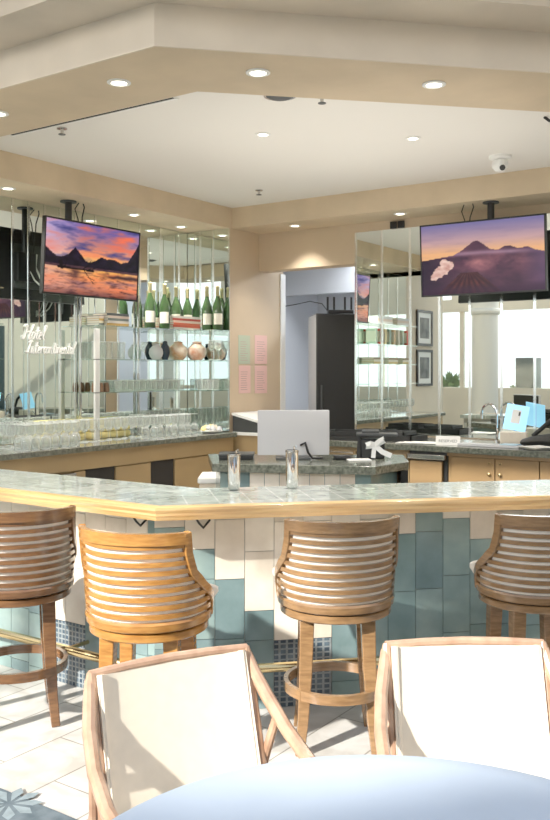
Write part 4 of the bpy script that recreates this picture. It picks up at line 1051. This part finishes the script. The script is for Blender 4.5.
# ------------------------------------------------------------------ ceiling fittings
def downlight(p, py, z, lb, group, r=.055, power=80):
    q = at(p, py, z=z); t = thing('downlight', lb, 'ceiling light', (q.x, q.y, z), 0, group)
    MB().lathe([(r*.78, -.001), (r*1.2, -.001), (r*1.2, -.006), (r*.82, -.009), (r*.78, -.006), (r*.78, -.001)], 24, cap=False).build('trim_ring', 'white', t)
    MB().lathe([(0, -.004), (r*.8, -.004), (r*.8, -.001), (0, -.001)], 24).build('lens', 'lens', t)
    l = bpy.data.lights.new('downlight_lamp', 'SPOT'); l.energy = power; l.spot_size = math.radians(105); l.spot_blend = .8; l.shadow_soft_size = .04; l.color = (1, .93, .84)
    lo = bpy.data.objects.new('downlight_lamp', l); COL.objects.link(lo); lo.location = (q.x, q.y, z-.03)
    return t
for p, py, w in ((119, 82, 'left of three'), (258, 72, 'middle of three'), (434, 84, 'right of three'), (-2, 113, 'cut by the left edge')): downlight(p, py, ZS, 'recessed downlight in the beige front soffit, %s' % w, 'front soffit downlights', .05)
for p, py, w in ((263, 134, 'left'), (413, 138, 'right')): downlight(p, py, ZC, 'small recessed downlight in white ceiling, %s of two' % w, 'white ceiling downlights', .045)
for p, py, w in ((8, 188, 'farthest left'), (134, 214.5, 'right of lake television'), (295, 225.5, 'above the recess opening, in line with papers'), (400, 213.5, 'beside volcano television')): downlight(p, py, ZS, 'recessed downlight in back soffit, %s' % w, 'back soffit downlights', .05, 45 if p == 295 else 120)
downlight(181, 226.5, ZS, 'recessed downlight in back soffit over the champagne bottles', 'back soffit downlights', .05, 100)
def sprinkler(p, py, lb):
    q = at(p, py, z=ZC); t = thing('sprinkler_head', lb, 'sprinkler', (q.x, q.y, ZC))
    MB().lathe([(0, 0), (.035, 0), (.035, -.008), (.012, -.012), (.010, -.04)], 16).build('escutcheon', 'steel', t)
    MB().lathe([(0, -.04), (.025, -.042), (.025, -.046), (0, -.048)], 12).build('deflector', 'darkgrey', t)
sprinkler(62, 128, 'small dark sprinkler head near the air slot'); sprinkler(259, 190, 'small dark sprinkler head at back of white ceiling')
sprinkler(322, 96, 'dark sprinkler head half hidden by the front soffit')
q = at(280, 95.5, z=ZC)
t = thing('ceiling_speaker', 'dark round ceiling fitting half hidden by front soffit', 'speaker', (q.x, q.y, ZC))
MB().lathe([(0, -.022), (.05, -.02), (.075, -.01), (.085, 0)], 24).build('grille', 'darkgrey', t); MB().lathe([(.085, -.004), (.1, -.004), (.1, 0), (.085, 0), (.085, -.004)], 24, cap=False).build('trim_ring', 'steel', t)
# air slot along the left soffit edge
a_ = at(12, 134.5, z=ZC); b_ = at(172, 97, z=ZC); yy = (a_.y+b_.y)/2
t = thing('air_slot', 'long dark linear air slot along edge of white ceiling', 'air vent', (a_.x, yy, ZC))
MB().box(0, b_.x-a_.x, -.012, .012, -.004, -.001).build('slot', 'cabdark', t)
MB().box(-.02, b_.x-a_.x+.02, .014, .034, -.006, -.001).build('slot_flange', 'white', t); MB().box(-.02, b_.x-a_.x+.02, -.034, -.014, -.006, -.001).build('slot_flange', 'white', t)
q = at(500, 156, z=ZC)
t = thing('security_camera', 'white turret security camera on white ceiling at right', 'camera', (q.x, q.y, ZC), TH)
MB().lathe([(0, 0), (.085, 0), (.085, -.02), (.055, -.03), (.0, -.032)], 24).build('mount', 'white', t)
MB().lathe([(0, -.125), (.036, -.117), (.058, -.09), (.064, -.066), (.055, -.035), (0, -.025)], 20).build('ball', 'white', t)
MB().lathe([(0, .0), (.022, 0), (.022, .012), (0, .012)], 16).build('lens', 'black', t).matrix_local = Matrix.Translation((.005, -.050, -.098)) @ Matrix.Rotation(math.radians(130), 4, 'X')
q = at(549, 116, z=ZC)
t = thing('ceiling_hook', 'black fitting on white ceiling at right frame edge', 'hook', (q.x, q.y, ZC))
MB().tube([(-.03, 0, -.002), (0, 0, -.03), (.06, 0, -.05)], .01, 8).build('hook_arm', 'black', t)

# ------------------------------------------------------------------ light
w = bpy.data.worlds.new('daylight'); S.world = w; w.use_nodes = True
nt = w.node_tree; bg = nt.nodes['Background']
tc = nt.nodes.new('ShaderNodeTexCoord'); sx_ = nt.nodes.new('ShaderNodeSeparateXYZ'); rp = nt.nodes.new('ShaderNodeValToRGB')
rp.color_ramp.elements[0].position = .06; rp.color_ramp.elements[0].color = (.95, .97, 1, 1)
rp.color_ramp.elements[1].position = .45; rp.color_ramp.elements[1].color = (.30, .36, .45, 1)
nt.links.new(tc.outputs['Generated'], sx_.inputs[0]); nt.links.new(sx_.outputs['Z'], rp.inputs['Fac']); nt.links.new(rp.outputs['Color'], bg.inputs['Color'])
bg.inputs['Strength'].default_value = 2.0
sun = bpy.data.lights.new('sun', 'SUN'); sun.energy = 8.5; sun.angle = math.radians(1.6); sun.color = (1, .95, .86)
so = bpy.data.objects.new('sun', sun); COL.objects.link(so)
hd = Vector((.205, .976, 0)).normalized(); el = math.radians(30)
dv = Vector((hd.x*math.cos(el), hd.y*math.cos(el), -math.sin(el)))
so.rotation_euler = dv.to_track_quat('-Z', 'Y').to_euler()
def area(loc_, rot, sx, sy, e, col=(1, .95, .88)):
    l = bpy.data.lights.new('added_fill', 'AREA'); l.shape = 'RECTANGLE'; l.size = sx; l.size_y = sy; l.energy = e; l.color = col  # added fill lamps, no visible fixture
    o = bpy.data.objects.new('added_fill', l); COL.objects.link(o); o.location = loc_; o.rotation_euler = rot; return o
area((-3.0, 5.4, 2.3), (PI, 0, 0), 2.6, 2.6, 16)  # uplight added in mid-air to brighten the white ceiling
area((-5.5, -4.9, 4.4), (math.radians(80), 0, 0), 6, 1.6, 200)  # fill added high at the window wall to brighten the bar
area((-4.6, 9.3, 3.05), (0, 0, 0), 1.2, .8, 50, (.9, .95, 1))  # lamp added to lighten the back room

# ------------------------------------------------------------------ camera
cam = bpy.data.cameras.new('camera'); cam.sensor_fit = 'HORIZONTAL'; cam.sensor_width = 36; cam.lens = F_PX/550*36; cam.shift_y = -39/550
co = bpy.data.objects.new('camera', cam); COL.objects.link(co); co.location = (0, 0, H); co.rotation_euler = (PI/2, 0, TH); S.camera = co
cam.clip_start = .05
S.view_settings.view_transform = 'Standard'; S.view_settings.look = 'None'; S.view_settings.exposure = 0.27; S.view_settings.gamma = 1.15
S.cycles.use_denoising = True
S.cycles.max_bounces = 14; S.cycles.diffuse_bounces = 5; S.cycles.glossy_bounces = 8; S.cycles.transparent_max_bounces = 24
